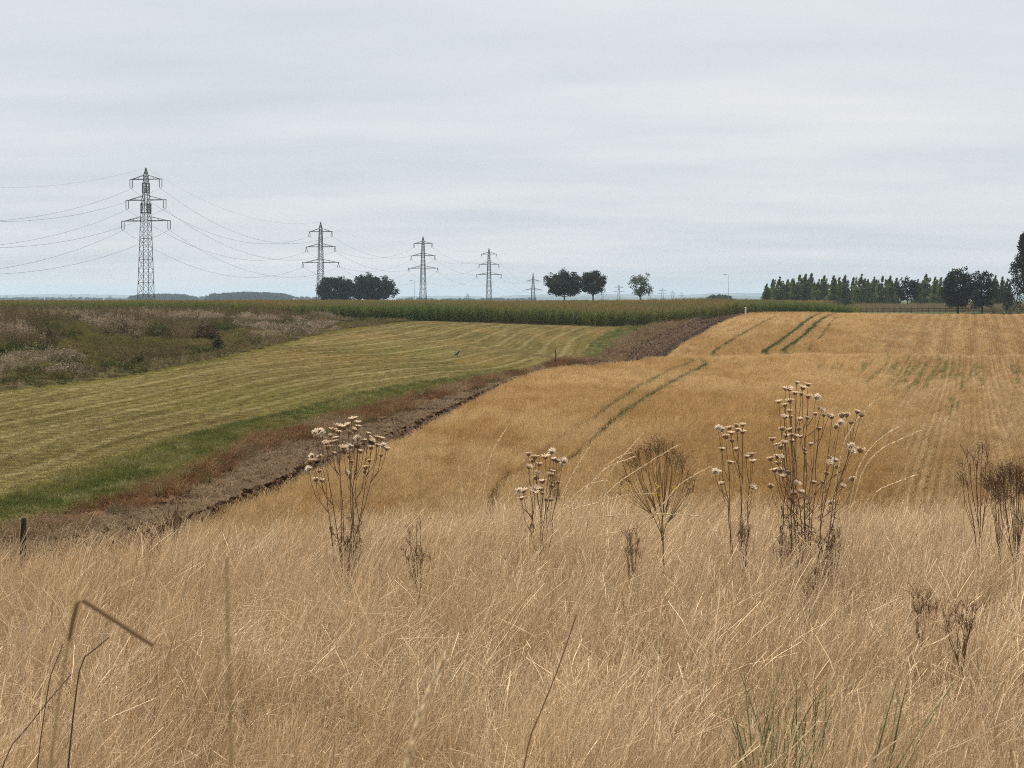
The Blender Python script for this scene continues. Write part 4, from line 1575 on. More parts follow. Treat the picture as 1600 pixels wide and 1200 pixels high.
    if antennas:
        for (za, zc, rr2, nn) in ((az[0] - 4.2, az[0] - 1.0, 1.0, 8), (az[1] - 4.1, az[1] - 0.9, 1.45, 10)):
            m = MB()
            for zq in (za + 0.4, zc - 0.4):
                for k in range(nn):
                    a0, a1 = 6.283 * k / nn, 6.283 * (k + 1) / nn
                    m.beam([rr2 * math.cos(a0), rr2 * math.sin(a0), zq], [rr2 * math.cos(a1), rr2 * math.sin(a1), zq], 0.07)
                for sx in (-1, 1):
                    for sy in (-1, 1):
                        m.beam([sx * hw(zq), sy * hw(zq), zq], [sx * rr2 * 0.707, sy * rr2 * 0.707, zq], 0.07)
            tag(m.build('antenna_ring', M['steel'], t), kind='stuff')
            for k in range(nn):
                if k % 4 == 3:
                    continue
                a = 6.283 * k / nn + 0.3
                mm = MB()
                mm.box((rr2 * 1.02 * math.cos(a), rr2 * 1.02 * math.sin(a), (za + zc) / 2), (0.17, 0.17, (zc - za) * 0.95))
                mm.build('antenna_panel', M['steel'], t)
    if wires:
        PYL.append(att + [(x, Y, zb + H)])
    return tag(t, label, 'pylon', group)


pylon('nearest and tallest three armed lattice pylon, carrying antenna panels', 228, 413, 262, [(280, 54.3), (312.5, 68), (345, 83)], 10, kind='twin', thick=1.15, antennas=True)
pylon('second three armed lattice pylon, rising beside the dark dome tree', 501, 555, 347, [(361.8, 39.2), (385.5, 49.2), (410, 61)], 5.6, kind='vee', thick=1.25)
pylon('third three armed lattice pylon, standing right of the small lamp post', 661, 710, 369.5, [(380.5, 31), (399.5, 40), (419, 48.5)], 4.8, kind='vee', thick=1.4)
pylon('fourth three armed lattice pylon, smallest of the three armed ones', 764, 857, 388, [(397, 25.5), (413, 33), (429, 41)], 4.2, kind='vee', thick=1.5)
pylon('two armed lattice pylon between the fourth pylon and the wide spreading tree', 833, 1005, 426, [(439, 22.5), (453, 29)], 3.6, kind='tension', thick=1.6)
far_p = [(967, 1850, 444, [(449, 15), (456, 19)], 'small far pylon left of the lone pale tree'),
         (941, 2700, 454, [(457.5, 10), (461, 13)], 'tiny far pylon just right of the smaller round tree'),
         (1014.5, 2600, 452, [(455, 11), (459, 14)], 'tiny far pylon just right of the lone pale tree'),
         (1035, 2250, 450, [(454, 13), (459, 16)], 'small far pylon second to the right of the lone pale tree'),
         (1051, 2900, 454, [(457, 9), (460.5, 11)], 'tiny far pylon third to the right of the lone pale tree'),
         (1065, 3300, 457, [(459.5, 7), (462, 9)], 'faint tiny pylon farthest right of the lone pale tree'),
         (731, 2600, 458.5, [(461, 8), (464, 10)], 'tiny far pylon between the third and fourth pylons'),
         (172, 3000, 461, [(463, 7), (465, 9)], 'tiny hazy pylon on the horizon left of the tallest pylon'),
         (111, 3300, 459, [(461.5, 6), (464, 8)], 'tiny hazy pylon in the middle of the far left horizon'),
         (10, 3300, 461, [(463, 6), (465, 8)], 'tiny hazy pylon at the left picture edge')]
for px, Y, top_, arms, lb in far_p:
    pylon(lb, px, Y, top_, arms, 2.2, kind='tension', thick=2.0, simple=True, wires=False, group='far small pylons')


def span(a, b, sag, n=22):
    t = np.linspace(0, 1, n)
    a, b = np.asarray(a), np.asarray(b)
    P = a[None] * (1 - t)[:, None] + b[None] * t[:, None]
    P[:, 2] -= 4 * sag * t * (1 - t)
    return P


names = ['upper', 'middle', 'lower']
step = np.array([-32.0, -148.0, -11.5])
for k in range(7):
    if k < 6:
        lab = '%s conductor wire on the %s arms of the pylon row' % (names[k // 2], 'left' if k % 2 == 0 else 'right')
        sags = [8.0, 8.2, 7.0, 6.0, 7.0]
        pts = [p[k] for p in PYL[:4]]
        pts.append(PYL[4][min(k, k if k < 4 else k - 2)])
    else:
        lab = 'thin earth wire strung between the pylon peaks'
        sags = [6.0, 6.0, 5.0, 4.5, 5.0]
        pts = [p[-1] for p in PYL]
    pts = [tuple(np.array(pts[0]) + step)] + pts
    m = MB()
    Q = [span(pts[i], pts[i + 1], sags[i])[(1 if i else 0):] for i in range(len(pts) - 1)]
    m.tube(np.concatenate(Q), 0.033 if k < 6 else 0.016, 4)
    tag(m.build('power_cable', M['wire']), lab, 'cable', 'wires of the power line')


# ------------------------------------------------------------------ lamp posts, fence, markers, birds
def lamp_post(label, px, Y, pytop, arm_px):
    loc = ground_at(px, Y)
    t = empty('lamp_post', loc)
    H = EYE + (HOR - pytop) / F * Y - loc[2]
    arm = arm_px / F * Y
    m = MB()
    m.tube([[0, 0, 0], [0, 0, 1.2], [0, 0, H - 0.15]], [0.13, 0.10, 0.07], 8)
    m.build('pole', M['lamp_steel'], t, True)
    m = MB()
    m.tube([[0, 0, H - 0.2], [-0.12, 0, H - 0.02], [-0.4, 0, H + 0.06], [-arm, 0, H + 0.14]], 0.055, 6)
    m.build('bracket', M['lamp_steel'], t, True)
    m = MB()
    m.lathe((-arm - 0.1, 0, H + 0.12), [(0.04, -0.45), (0.14, -0.35), (0.17, 0.0), (0.13, 0.4), (0.04, 0.5)], 8, axis=(-1, 0, 0.06))
    m.build('lamp_head', M['lamp_steel'], t, True)
    return tag(t, label, 'street lamp')


lamp_post('grey street lamp post rising above the maize right of centre', 1138, 560, 429, 5)
lamp_post('smaller hooked lamp post just left of the third pylon', 648, 640, 438.5, 6)

# wooden fence behind the crest
ft = empty('field_fence', ground_at(1345, 330))
fp = [(px, 330 + 0.05 * (px - 1345)) for px in np.linspace(1345, 1530, 22)]
fpos = []
for px, Y in fp:
    x, y, z = ground_at(px, Y)
    fpos.append((x - ft.location[0], y - ft.location[1], z - ft.location[2]))
pm = None
for (x, y, z) in fpos:
    if pm is None:
        m = MB()
        m.tube([[0, 0, -0.4], [0.01, 0, 0.6], [0, 0, 1.35], [0, 0, 1.42]], [0.07, 0.065, 0.06, 0.03], 6)
        pm = m.mesh('post', M['wood_dark'])
    link('post', pm, ft, (x, y, z))
for hz_ in (0.55, 1.1):
    for a, b in zip(fpos[:-1], fpos[1:]):
        m = MB()
        m.beam([0, -0.09, 0], [b[0] - a[0], b[1] - a[1] - 0.09, b[2] - a[2]], 0.085)
        m.build('rail', M['wood_dark'], ft, loc=(a[0], a[1], a[2] + hz_))
tag(ft, 'low dark post and rail fence behind the crest below the poplars', 'fence')

# dry reeds behind the fence
nn = 2600
xx = rng.uniform(1335, 1620, nn)
yy = rng.uniform(346, 425, nn)
X = (xx - 800) / F * yy
protos = [tuft_mesh('reed_%d' % k, M['inst'], blades(30, 0.5, (0.7, 1.6), 0.2, (0.12, 0), 0.03, 3, 0.3, 1500 + k)) for k in range(3)]
rot = np.zeros((nn, 3))
rot[:, 2] = rng.uniform(0, 6.28, nn)
cc = mixc((0.28, 0.20, 0.105), (0.15, 0.125, 0.05), rng.uniform(0, 1, nn))
scatter('rough_grass', np.stack([X, yy, gz(X, yy)], 1), rot, rng.uniform(0.7, 1.3, nn), rng.integers(0, 3, nn), cc, protos,
        'pale rough grass behind the fence under the poplars', 'grass')


def crow(label, px, py, rz, sc=1.0):
    x, y = hit(px, py)
    t = empty('crow', (x, y, float(gz(x, y)) + 0.03), rz)
    t.scale = (sc, sc, sc)
    m = MB()
    # one body from tail to beak along +X, standing upright
    ax = [(-0.24, 0.10, 0.012), (-0.17, 0.135, 0.034), (-0.08, 0.18, 0.070), (0.02, 0.25, 0.092), (0.09, 0.32, 0.082), (0.13, 0.38, 0.052), (0.155, 0.43, 0.050), (0.18, 0.455, 0.044), (0.205, 0.455, 0.022), (0.25, 0.445, 0.004)]
    m.tube([[a, 0, b] for a, b, r in ax], [r for a, b, r in ax], 10)
    m.build('body', M['crow'], t, True)
    for s in (-1, 1):
        w = MB()
        w.tube([[0.06, s * 0.075, 0.31], [-0.02, s * 0.092, 0.26], [-0.12, s * 0.07, 0.19], [-0.22, s * 0.03, 0.13]], [0.03, 0.045, 0.035, 0.006], 6)
        w.build('wing', M['crow'], t, True)
        l = MB()
        l.tube([[0.0, s * 0.035, 0.20], [0.02, s * 0.04, 0.10], [0.0, s * 0.04, -0.03]], [0.022, 0.010, 0.007], 5)
        l.tube([[-0.03, s * 0.04, -0.025], [0.05, s * 0.045, -0.025]], 0.006, 4)
        l.build('leg', M['crow'], t)
    return tag(t, label, 'bird')


crow('black crow standing on the mown meadow', 714, 558, 0.4, 1.15)


def post(name, label, px, py, h, r, mat, topmat=None, tilt=0.0, loc=None, cat='post'):
    if loc is None:
        x, y = hit(px, py)
        loc = (x, y, float(gz(x, y)))
    t = empty(name, loc)
    t.rotation_euler = (0, tilt, 0)
    m = MB()
    m.tube([[0, 0, -0.25], [0.01, 0, h * 0.5], [0, 0, h * 0.97], [0, 0, h]], [r, r * 0.96, r * 0.9, r * 0.6], 8)
    m.build('shaft', mat, t)
    if topmat:
        m = MB()
        m.lathe((0, 0, h * 0.84), [(r * 1.15, 0), (r * 1.2, h * 0.1), (r * 0.7, h * 0.2)], 8)
        m.build('cap', topmat, t)
    return tag(t, label, cat)


post('marker_post', 'short white marker post at the foot of the maize', 1165, 489, 1.1, 0.13, M['white'], M['white'], loc=tuple(at_dist(1165, 490, 246)))
post('marker_stub', 'short brown stub with a pale top at the far meadow edge', 950, 500, 0.75, 0.11, M['wood_grey'], M['lamp_steel'])
post('field_stake', 'thin upright dark stake at the end of the green strip', 868, 571, 1.35, 0.045, M['wood_dark'])
pz = at_dist(31, 846, 13.2)
post('fence_stub', 'dark weathered post stub at the left edge of the dry grass', 0, 0, 0.72, 0.030, M['wood_dark'], loc=(pz[0], pz[1], pz[2] - 0.50), tilt=0.05)


# ------------------------------------------------------------------ foreground dry grass
def straw_material():
    """dry grass: tone differs from tuft to tuft ('hue') and drifts slowly over the ground"""
    m, N, L = new_mat('dry_straw')
    out = N.new('ShaderNodeOutputMaterial')
    geo = N.new('ShaderNodeNewGeometry')
    nz = N.new('ShaderNodeTexNoise')
    nz.inputs['Scale'].default_value = 0.55
    nz.inputs['Detail'].default_value = 3.0
    L.new(geo.outputs['Position'], nz.inputs['Vector'])
    rp = N.new('ShaderNodeValToRGB')
    rp.color_ramp.elements[0].position, rp.color_ramp.elements[0].color = 0.34, (0.470, 0.345, 0.198, 1)
    rp.color_ramp.elements[1].position, rp.color_ramp.elements[1].color = 0.66, (0.620, 0.490, 0.322, 1)
    L.new(nz.outputs['Fac'], rp.inputs[0])
    hu = N.new('ShaderNodeAttribute')
    hu.attribute_name = 'hue'
    rp2 = N.new('ShaderNodeValToRGB')
    rp2.color_ramp.elements[0].position, rp2.color_ramp.elements[0].color = 0.0, (0.52, 0.40, 0.31, 1)
    rp2.color_ramp.elements[1].position, rp2.color_ramp.elements[1].color = 1.0, (1.28, 1.24, 1.20, 1)
    for p, c in ((0.22, (0.88, 0.83, 0.78)), (0.7, (1.05, 1.03, 1.0))):
        e = rp2.color_ramp.elements.new(p)
        e.color = (*c, 1)
    L.new(hu.outputs['Fac'], rp2.inputs[0])
    mx = N.new('ShaderNodeMix')
    mx.data_type, mx.blend_type = 'RGBA', 'MULTIPLY'
    mx.inputs['Factor'].default_value = 1.0
    L.new(rp.outputs[0], mx.inputs[6])
    L.new(rp2.outputs[0], mx.inputs[7])
    sh = N.new('ShaderNodeAttribute')
    sh.attribute_name = 'shade'
    mr = N.new('ShaderNodeMapRange')
    mr.inputs['To Min'].default_value, mr.inputs['To Max'].default_value = 0.24, 1.60
    L.new(sh.outputs['Fac'], mr.inputs['Value'])
    vm = N.new('ShaderNodeVectorMath')
    vm.operation = 'SCALE'
    L.new(mx.outputs[2], vm.inputs[0])
    L.new(mr.outputs[0], vm.inputs['Scale'])
    d, t, g = N.new('ShaderNodeBsdfDiffuse'), N.new('ShaderNodeBsdfTranslucent'), N.new('ShaderNodeBsdfGlossy')
    L.new(vm.outputs[0], d.inputs['Color'])
    L.new(vm.outputs[0], t.inputs['Color'])
    g.inputs['Roughness'].default_value = 0.48
    m1, m2 = N.new('ShaderNodeMixShader'), N.new('ShaderNodeMixShader')
    m1.inputs[0].default_value = 0.15
    m2.inputs[0].default_value = 0.022
    L.new(d.outputs[0], m1.inputs[1])
    L.new(t.outputs[0], m1.inputs[2])
    L.new(m1.outputs[0], m2.inputs[1])
    L.new(g.outputs[0], m2.inputs[2])
    L.new(m2.outputs[0], out.inputs['Surface'])
    return m


M['dry_straw'] = straw_material()


def panicles(n, r, seed):
    """flowering stems: a thin curved stem and small spikelets along its upper quarter"""
    g = np.random.default_rng(seed)
    Vs, Fs, Ss, o = [], [], [], 0
    for _ in range(n):
        a, q = g.uniform(0, 6.283), r * math.sqrt(g.uniform())
        b = np.array([q * math.cos(a), q * math.sin(a), 0])
        H = g.uniform(0.42, 0.78)
        l = np.array([g.normal(0.20, 0.16), g.normal(0, 0.14), 0])
        t = np.linspace(0, 1, 7)[:, None]
        P = b + np.array([0, 0, 1.0]) * H * (t - 0.10 * t ** 2) + l * H * t ** 2.2
        sd = g.normal(0, 1, 3)
        sd[2] = 0
        sd /= np.linalg.norm(sd)
        w = np.linspace(0.0009, 0.0005, 7)[:, None]
        Vs += [P - sd * w, P + sd * w]
        k = np.arange(6)
        Fs.append(np.stack([o + k, o + 7 + k, o + 8 + k, o + 1 + k], 1))
        sh = g.uniform(0.35, 0.9)
        Ss.append(np.full(14, sh))
        o += 14
        ns = int(g.integers(9, 16))
        f = g.uniform(0.74, 1.0, ns)
        C = np.stack([np.interp(f, t[:, 0], P[:, c]) for c in range(3)], 1)
        ax = P[-1] - P[-3]
        ax /= np.linalg.norm(ax)
        e = g.normal(0, 1, (ns, 3))
        e /= np.linalg.norm(e, axis=1)[:, None]
        d = ax[None] + e * 0.45
        L_ = g.uniform(0.004, 0.009, ns)[:, None]
        sdv = np.cross(d, g.normal(0, 1, (ns, 3)))
        sdv /= np.linalg.norm(sdv, axis=1)[:, None]
        C = C + e * 0.0025
        Q = np.stack([C, C + d * L_ * 0.5 + sdv * L_ * 0.22, C + d * L_, C + d * L_ * 0.5 - sdv * L_ * 0.22], 1).reshape(-1, 3)
        Vs.append(Q)
        Fs.append(o + np.arange(ns * 4).reshape(-1, 4))
        Ss.append(np.repeat(np.clip(sh + g.uniform(-0.1, 0.35, ns), 0, 1), 4))
        o += ns * 4
    return np.concatenate(Vs), np.concatenate(Fs), np.concatenate(Ss)


def broken(n, r, seed):
    """snapped straws: a straight stem, a kink, a drooping end"""
    g = np.random.default_rng(seed)
    a, q = g.uniform(0, 2 * math.pi, n), r * np.sqrt(g.uniform(0, 1, n))
    B = np.stack([q * np.cos(a), q * np.sin(a), np.zeros(n)], 1)
    H = g.uniform(0.16, 0.46, n)[:, None]
    d1 = np.stack([g.normal(0.12, 0.22, n), g.normal(0, 0.22, n), np.ones(n)], 1)
    d2 = g.normal(0, 1, (n, 3)) * np.array([1, 1, 0.35]) + np.array([0.3, 0, -0.25])
    d2 /= np.linalg.norm(d2, axis=1)[:, None]
    K = B + d1 * H
    E_ = K + d2 * g.uniform(0.08, 0.26, n)[:, None]
    P = np.stack([B, (B + K) / 2, K, (K + E_) / 2 + np.array([0, 0, 0.004]), E_], 1)
    sa = g.uniform(0, math.pi, n)
    S = np.stack([np.cos(sa), np.sin(sa), np.full(n, 0.25)], 1)[:, None] * (0.0021 * g.uniform(0.6, 1.3, n))[:, None, None] * np.array([1, 1, 0.9, 0.7, 0.3])[None, :, None] * 0.5
    V = np.concatenate([P - S, P + S], 1).reshape(-1, 3)
    base = (np.arange(n) * 10)[:, None]
    k = np.arange(4)[None]
    Fc = np.stack([base + k, base + 5 + k, base + 5 + k + 1, base + k + 1], -1).reshape(-1, 4)
    return V, Fc, np.repeat(g.uniform(0.3, 1.0, n), 10)


def grass_tile(seed, nclump=44, size=1.15):
    g = np.random.default_rng(seed)
    Vs, Fs, Ss, Hs, o = [], [], [], [], 0
    ox, oy = g.uniform(0, 50, 2)

    def put(part, cx, cy, hz_, hue):
        nonlocal o
        V, Fc, s = part
        V = V * np.array([hz_ ** 0.5, hz_ ** 0.5, hz_]) + np.array([cx, cy, 0])
        Vs.append(V)
        Fs.append(Fc + o)
        Ss.append(s)
        Hs.append(np.full(len(V), hue))
        o += len(V)
    for k in range(nclump):
        cx, cy = g.uniform(-size / 2, size / 2, 2)
        q = float(fbm(np.array([cx * 1.6 + ox]), np.array([cy * 1.6 + oy]), 7)[0])
        hz_ = (0.72 + 0.55 * q) * g.uniform(0.8, 1.18)
        hue = np.clip(g.normal(0.5, 0.22) + 0.7 * (q - 0.5), 0, 1)
        sd = int(g.integers(1, 10 ** 6))
        r = g.uniform(0, 1)
        wd = (g.normal(0.11, 0.13), g.normal(-0.01, 0.10))
        if r < 0.50:        # upright fine straw
            put(blades(60, 0.13, (0.18, 0.50), 0.17, wd, 0.0018, 4, 0.28, sd), cx, cy, hz_, hue)
            put(broken(7, 0.13, sd + 2), cx, cy, hz_, hue)
            put(panicles(6, 0.13, sd + 3), cx, cy, hz_, hue)
            put(blades(16, 0.12, (0.42, 0.66), 0.10, wd, 0.0014, 5, 0.14, sd + 1, shade=(0.35, 1.0), ear=(0.5, 1.8)), cx, cy, hz_, hue)
        elif r < 0.80:      # tangled, lodged straw
            put(blades(58, 0.15, (0.14, 0.42), 0.50, wd, 0.0019, 4, 0.65, sd), cx, cy, hz_, hue)
            put(broken(12, 0.15, sd + 2), cx, cy, hz_, hue)
            put(blades(8, 0.12, (0.35, 0.6), 0.38, wd, 0.0018, 5, 0.5, sd + 1, shade=(0.55, 1.0)), cx, cy, hz_, hue)
        else:               # stems with narrow seed heads
            put(blades(22, 0.12, (0.45, 0.76), 0.13, (wd[0] + 0.05, wd[1]), 0.0015, 6, 0.16, sd, shade=(0.3, 1.0), ear=(0.85, 2.0)), cx, cy, hz_, hue)
            put(blades(44, 0.13, (0.14, 0.42), 0.28, wd, 0.0018, 4, 0.4, sd + 1), cx, cy, hz_, hue)
            put(broken(5, 0.13, sd + 2), cx, cy, hz_, hue)
            put(panicles(9, 0.13, sd + 3), cx, cy, hz_, hue)
    me = mesh_np('grass_tile_%d' % seed, np.concatenate(Vs), np.concatenate(Fs), np.concatenate(Ss), M['dry_straw'])
    at = me.attributes.new('hue', 'FLOAT', 'POINT')
    at.data.foreach_set('value', np.concatenate(Hs).astype(np.float32))
    return me


def make_grass():
    tiles = [grass_tile(3000 + k) for k in range(12)]
    P, rot, scl = [], [], []
    rows_, y0 = [], 1.5
    while y0 < 16.6:
        rows_.append((y0, 0.50 if y0 < 5.5 else 0.72))
        y0 += 0.50 if y0 < 5.5 else 0.72
    for y0, sp in rows_:
        hwid = 0.40 * y0 + 1.3
        for x0 in np.arange(-hwid, hwid, sp):
            x_, y_ = x0 + random.uniform(-0.2, 0.2), y0 + random.uniform(-0.2, 0.2)
            lim = 15.4 - 2.8 * float(smooth((-x_ - 1.6) / 2.5)) + 0.8 * float(fbm(np.array([x_ * 0.5]), np.array([0.0]), 151)[0] - 0.5)
            if y_ > lim:
                continue
            z_ = float(gz(x_, y_))
            sl = (float(gz(x_, y_ + 0.3)) - float(gz(x_, y_ - 0.3))) / 0.6
            h = np.interp(y_, [1.5, 4, 9, 13, 16], [0.58, 0.74, 0.93, 0.86, 0.72]) * random.uniform(0.88, 1.12)
            h *= 1 - 0.30 * float(smooth((-x_ - 2.2) / 2.0) * smooth((y_ - 8) / 3))
            h *= 0.85 + 0.3 * float(fbm(np.array([x_ * 0.35]), np.array([y_ * 0.35]), 155)[0])
            P.append((x_, y_, z_ - 0.02))
            rot.append((math.atan(sl), random.gauss(0.0, 0.05), random.gauss(0, 0.55)))
            k_ = 0.70 if sp < 0.6 else 1.0
            scl.append((k_, k_ * random.choice((-1, 1)), h))
    n = len(P)
    scatter('dry_grass', np.array(P), np.array(rot), np.array(scl), rng.integers(0, 12, n), np.ones((n, 3)), tiles,
            'tall pale dry grass filling the foreground and leaning right', 'grass')
    protos = [tuft_mesh('green_blades_%d' % k, M['inst_green'], blades(6, 0.04, (0.30, 0.58), 0.11, (0.10, 0), 0.0055, 5, 0.12, 1120 + k)) for k in range(3)]
    # green blades low on the right
    P, sc_ = [], []
    for (px, py, Y, k, sp) in ((1208, 1140, 4.6, 10, 0.05), (1232, 1095, 5.0, 9, 0.035), (1190, 1190, 4.2, 6, 0.05), (1285, 1130, 4.8, 3, 0.05), (1310, 1150, 4.6, 3, 0.05)):
        c0 = at_dist(px, py, Y)
        for _ in range(k):
            x_, y_ = c0[0] + random.gauss(0, sp), c0[1] + random.gauss(0, sp)
            P.append((x_, y_, float(gz(x_, y_))))
            sc_.append(random.uniform(0.85, 1.35))
    P = np.array(P)
    n = len(P)
    rot = np.stack([rng.normal(0, 0.05, n), rng.normal(0.06, 0.05, n), rng.uniform(0, 6.28, n)], 1)
    c = mixc((0.075, 0.105, 0.03), (0.15, 0.16, 0.06), rng.uniform(0, 1, n))
    scatter('green_grass', P, rot, np.array(sc_), rng.integers(0, 3, n), c, protos,
            'patch of green grass blades among the dry grass at lower right', 'grass')


make_grass()


# ------------------------------------------------------------------ thistles
def head_meshes():
    out = []
    for v in range(3):
        g = np.random.default_rng(2000 + v)
        cup = MB()
        cup.lathe((0, 0, 0), [(0.003, -0.003), (0.008, 0.000), (0.0115, 0.005), (0.0115, 0.010), (0.0095, 0.013)], 9, 0.35)
        for k in range(22):
            a, z = g.uniform(0, 6.28), g.uniform(0.002, 0.009)
            d = np.array([math.cos(a), math.sin(a), 0])
            b = d * 0.010 + np.array([0, 0, z])
            cup.ribbon([b, b + d * 0.004 + np.array([0, 0, 0.003]), b + d * 0.008 + np.array([0, 0, 0.002])], [-d[1], d[0], 0], [0.004, 0.003, 0.0005], g.uniform(0, 0.8))
        pap = MB()
        for k in range(95):
            a, r = g.uniform(0, 6.28), math.sqrt(g.uniform(0, 1))
            d = np.array([math.cos(a) * r, math.sin(a) * r, 0])
            b = d * 0.009 + np.array([0, 0, 0.009])
            L_ = 0.015 * g.uniform(0.7, 1.2)
            tip = b + (d * (0.8 + 0.25 * v) + np.array([0, 0, 0.65])) * L_
            pap.ribbon([b, (b + tip) / 2 + np.array([0, 0, 0.002]), tip], [-math.sin(a), math.cos(a), 0], [0.003, 0.004, 0.0025], g.uniform(0, 1))
        out.append((cup.mesh('flower_head', M['cup']), pap.mesh('pappus', M['pappus'])))
    for v in range(2):
        g = np.random.default_rng(2100 + v)
        pap = MB()
        for k in range(190):
            d = g.normal(0, 1, 3) + np.array([0.15, 0, 0.45])
            d /= np.linalg.norm(d)
            b = np.array([0, 0, 0.010])
            L_ = 0.024 * g.uniform(0.55, 1.1)
            s = np.cross(d, g.normal(0, 1, 3))
            s /= np.linalg.norm(s)
            pap.ribbon([b + d * 0.004, b + d * L_ * 0.6, b + d * L_ + np.array([0.003, 0, 0])], s, [0.0015, 0.0024, 0.0012], g.uniform(0, 1))
        out.append((out[v][0], pap.mesh('pappus', M['fluff'])))
    return out


HEADS = head_meshes()


def thistle(label, base_px, Y, heads, nstem, depth=0.16, hs=1.0, seed=0, leafn=60, group=None):
    """heads: (px, py, kind); kind 0 small brown, 1 pale topped, 2 white down, 3 dark and bare"""
    g = np.random.default_rng(seed)
    B = at_dist(base_px[0], base_px[1], Y)
    B[2] = float(gz(B[0], B[1]))
    t = empty('thistle_plant', tuple(B))
    hp_ = []
    for (px, py, k) in heads:
        yy_ = Y + g.uniform(-depth, depth)
        hp_.append(at_dist(px, py, yy_) - B)
    hp_ = np.array(hp_)
    # stems: neighbouring heads share one
    order = np.argsort(hp_[:, 0] + g.normal(0, 0.02, len(hp_)))
    groups = [list(q) for q in np.array_split(order, nstem)]
    lv = MB()
    nl = 0
    for gi in groups:
        H = hp_[gi]
        top_ = H[np.argmax(H[:, 2])]
        cen = H.mean(0)
        foot = np.array([g.normal(0, 0.035) + cen[0] * 0.25, g.normal(0, 0.05), -0.03])
        # the main stem runs up to the highest head; branches leave it below the others
        n = 9
        ts = np.linspace(0, 1, n)
        P = foot[None] * (1 - ts)[:, None] + top_[None] * ts[:, None]
        bow = (cen[0] - foot[0]) * 0.12
        P[:, 0] += -bow * np.sin(ts * math.pi) + g.normal(0, 0.009, n) * (ts * (1 - ts) * 4)
        P[:, 1] += g.normal(0, 0.006, n) * (ts * (1 - ts) * 4)
        m = MB()
        m.tube(P, np.linspace(0.0044, 0.0016, n), 6, 0.4)
        m.build('stem', M['stem_brown'], t)
        for i_ in gi:
            h = hp_[i_]
            if np.allclose(h, top_):
                d = P[-1] - P[-2]
            else:
                zb = h[2] - (0.10 + 0.45 * abs(h[0] - np.interp(h[2], P[:, 2], P[:, 0])) + g.uniform(0.02, 0.14))
                zb = min(max(zb, 0.18), P[-2, 2])
                b = np.array([np.interp(zb, P[:, 2], P[:, 0]), np.interp(zb, P[:, 2], P[:, 1]), zb])
                c1 = b + (h - b) * 0.45 + np.array([(h[0] - b[0]) * 0.22, (h[1] - b[1]) * 0.2, -0.02])
                c2 = b + (h - b) * 0.78 + np.array([(h[0] - b[0]) * 0.12, 0, -0.008])
                m = MB()
                m.tube([b, c1, c2, h], [0.0025, 0.0021, 0.0017, 0.0015], 5, 0.45)
                m.build('branch', M['stem_brown'], t)
                d = h - c2
            k = heads[i_][2]
            d = d / np.linalg.norm(d) + np.array([g.normal(0.1, 0.22), g.normal(-0.1, 0.22), 0.35])
            if k == 3:
                d = d + np.array([0.2, -0.5, -0.2])
            cupm, papm = HEADS[3 + int(g.integers(0, 2))] if k == 2 else HEADS[int(g.integers(0, 3))]
            o = link('flower_head', cupm, t, tuple(h))
            o.rotation_euler = Vector(d).to_track_quat('Z', 'Y').to_euler()
            s = hs * {0: 1.05, 1: 1.22, 2: 1.15, 3: 1.4}[k] * g.uniform(0.85, 1.2)
            o.scale = (s, s, s)
            if k != 3:
                link('pappus', papm, o)
        # shrivelled leaves on the lower stem
        for _ in range(2 * leafn // nstem):
            z = g.uniform(0.08, 0.75) * top_[2] * g.uniform(0.5, 1)
            b = np.array([np.interp(z, P[:, 2], P[:, 0]), np.interp(z, P[:, 2], P[:, 1]), z])
            a = g.uniform(0, 6.28)
            d = np.array([math.cos(a), math.sin(a), g.uniform(-0.7, 0.3)])
            L_ = g.uniform(0.02, 0.07)
            Q = [b, b + d * L_ * 0.5 + g.normal(0, 0.006, 3), b + d * L_ + g.normal(0, 0.012, 3) + np.array([0, 0, -0.015])]
            lv.ribbon(Q, [-d[1], d[0], 0.2], [0.005, 0.011, 0.002], g.uniform(0, 1))
            nl += 1
    tag(lv.build('leaf_remains', M['dry_leaf'], t), kind='stuff')
    return tag(t, label, 'thistle', group)


def zoomed(lst, ox, oy, s):
    return [(ox + a / s, oy + b / s, k) for a, b, k in lst]


big = zoomed([(823, 100, 0), (735, 148, 0), (765, 152, 0), (910, 118, 1), (870, 145, 0), (810, 185, 1), (855, 190, 0), (915, 212, 0), (975, 215, 2), (685, 250, 0), (770, 250, 0), (735, 280, 0),
              (765, 320, 0), (1000, 300, 0), (1022, 312, 0), (970, 345, 0), (730, 370, 1), (775, 365, 0), (905, 375, 0), (850, 385, 0), (1035, 355, 0), (1075, 355, 1), (1100, 372, 0), (1175, 358, 0),
              (1212, 355, 0), (1160, 415, 2), (1245, 410, 3), (1295, 330, 0), (1325, 350, 3), (1130, 445, 0), (710, 465, 0), (770, 472, 0), (840, 465, 0), (995, 460, 0), (735, 515, 1), (785, 510, 0),
              (815, 518, 0), (860, 522, 0), (785, 560, 0), (725, 567, 0), (632, 545, 1), (680, 590, 0), (702, 607, 0), (935, 580, 0), (880, 625, 0), (887, 652, 0), (620, 700, 1), (675, 680, 0),
              (708, 680, 0), (682, 732, 0), (1075, 685, 0), (1117, 712, 2), (1082, 724, 0), (1140, 760, 0), (1247, 600, 2), (1260, 632, 0), (1318, 632, 1), (655, 788, 0), (700, 792, 2), (757, 805, 0),
              (720, 832, 0), (825, 885, 0), (1055, 812, 0), (1025, 877, 0), (620, 912, 0), (798, 960, 0), (852, 952, 0), (775, 1006, 0), (1260, 856, 1), (1100, 1040, 0), (1180, 905, 0), (950, 880, 0)], 1080, 580, 5)
thistle('largest dried thistle, with dozens of heads on tall brown stems', (1253, 890), 9.6, big, 15, 0.22, 1.08, 1, 420)
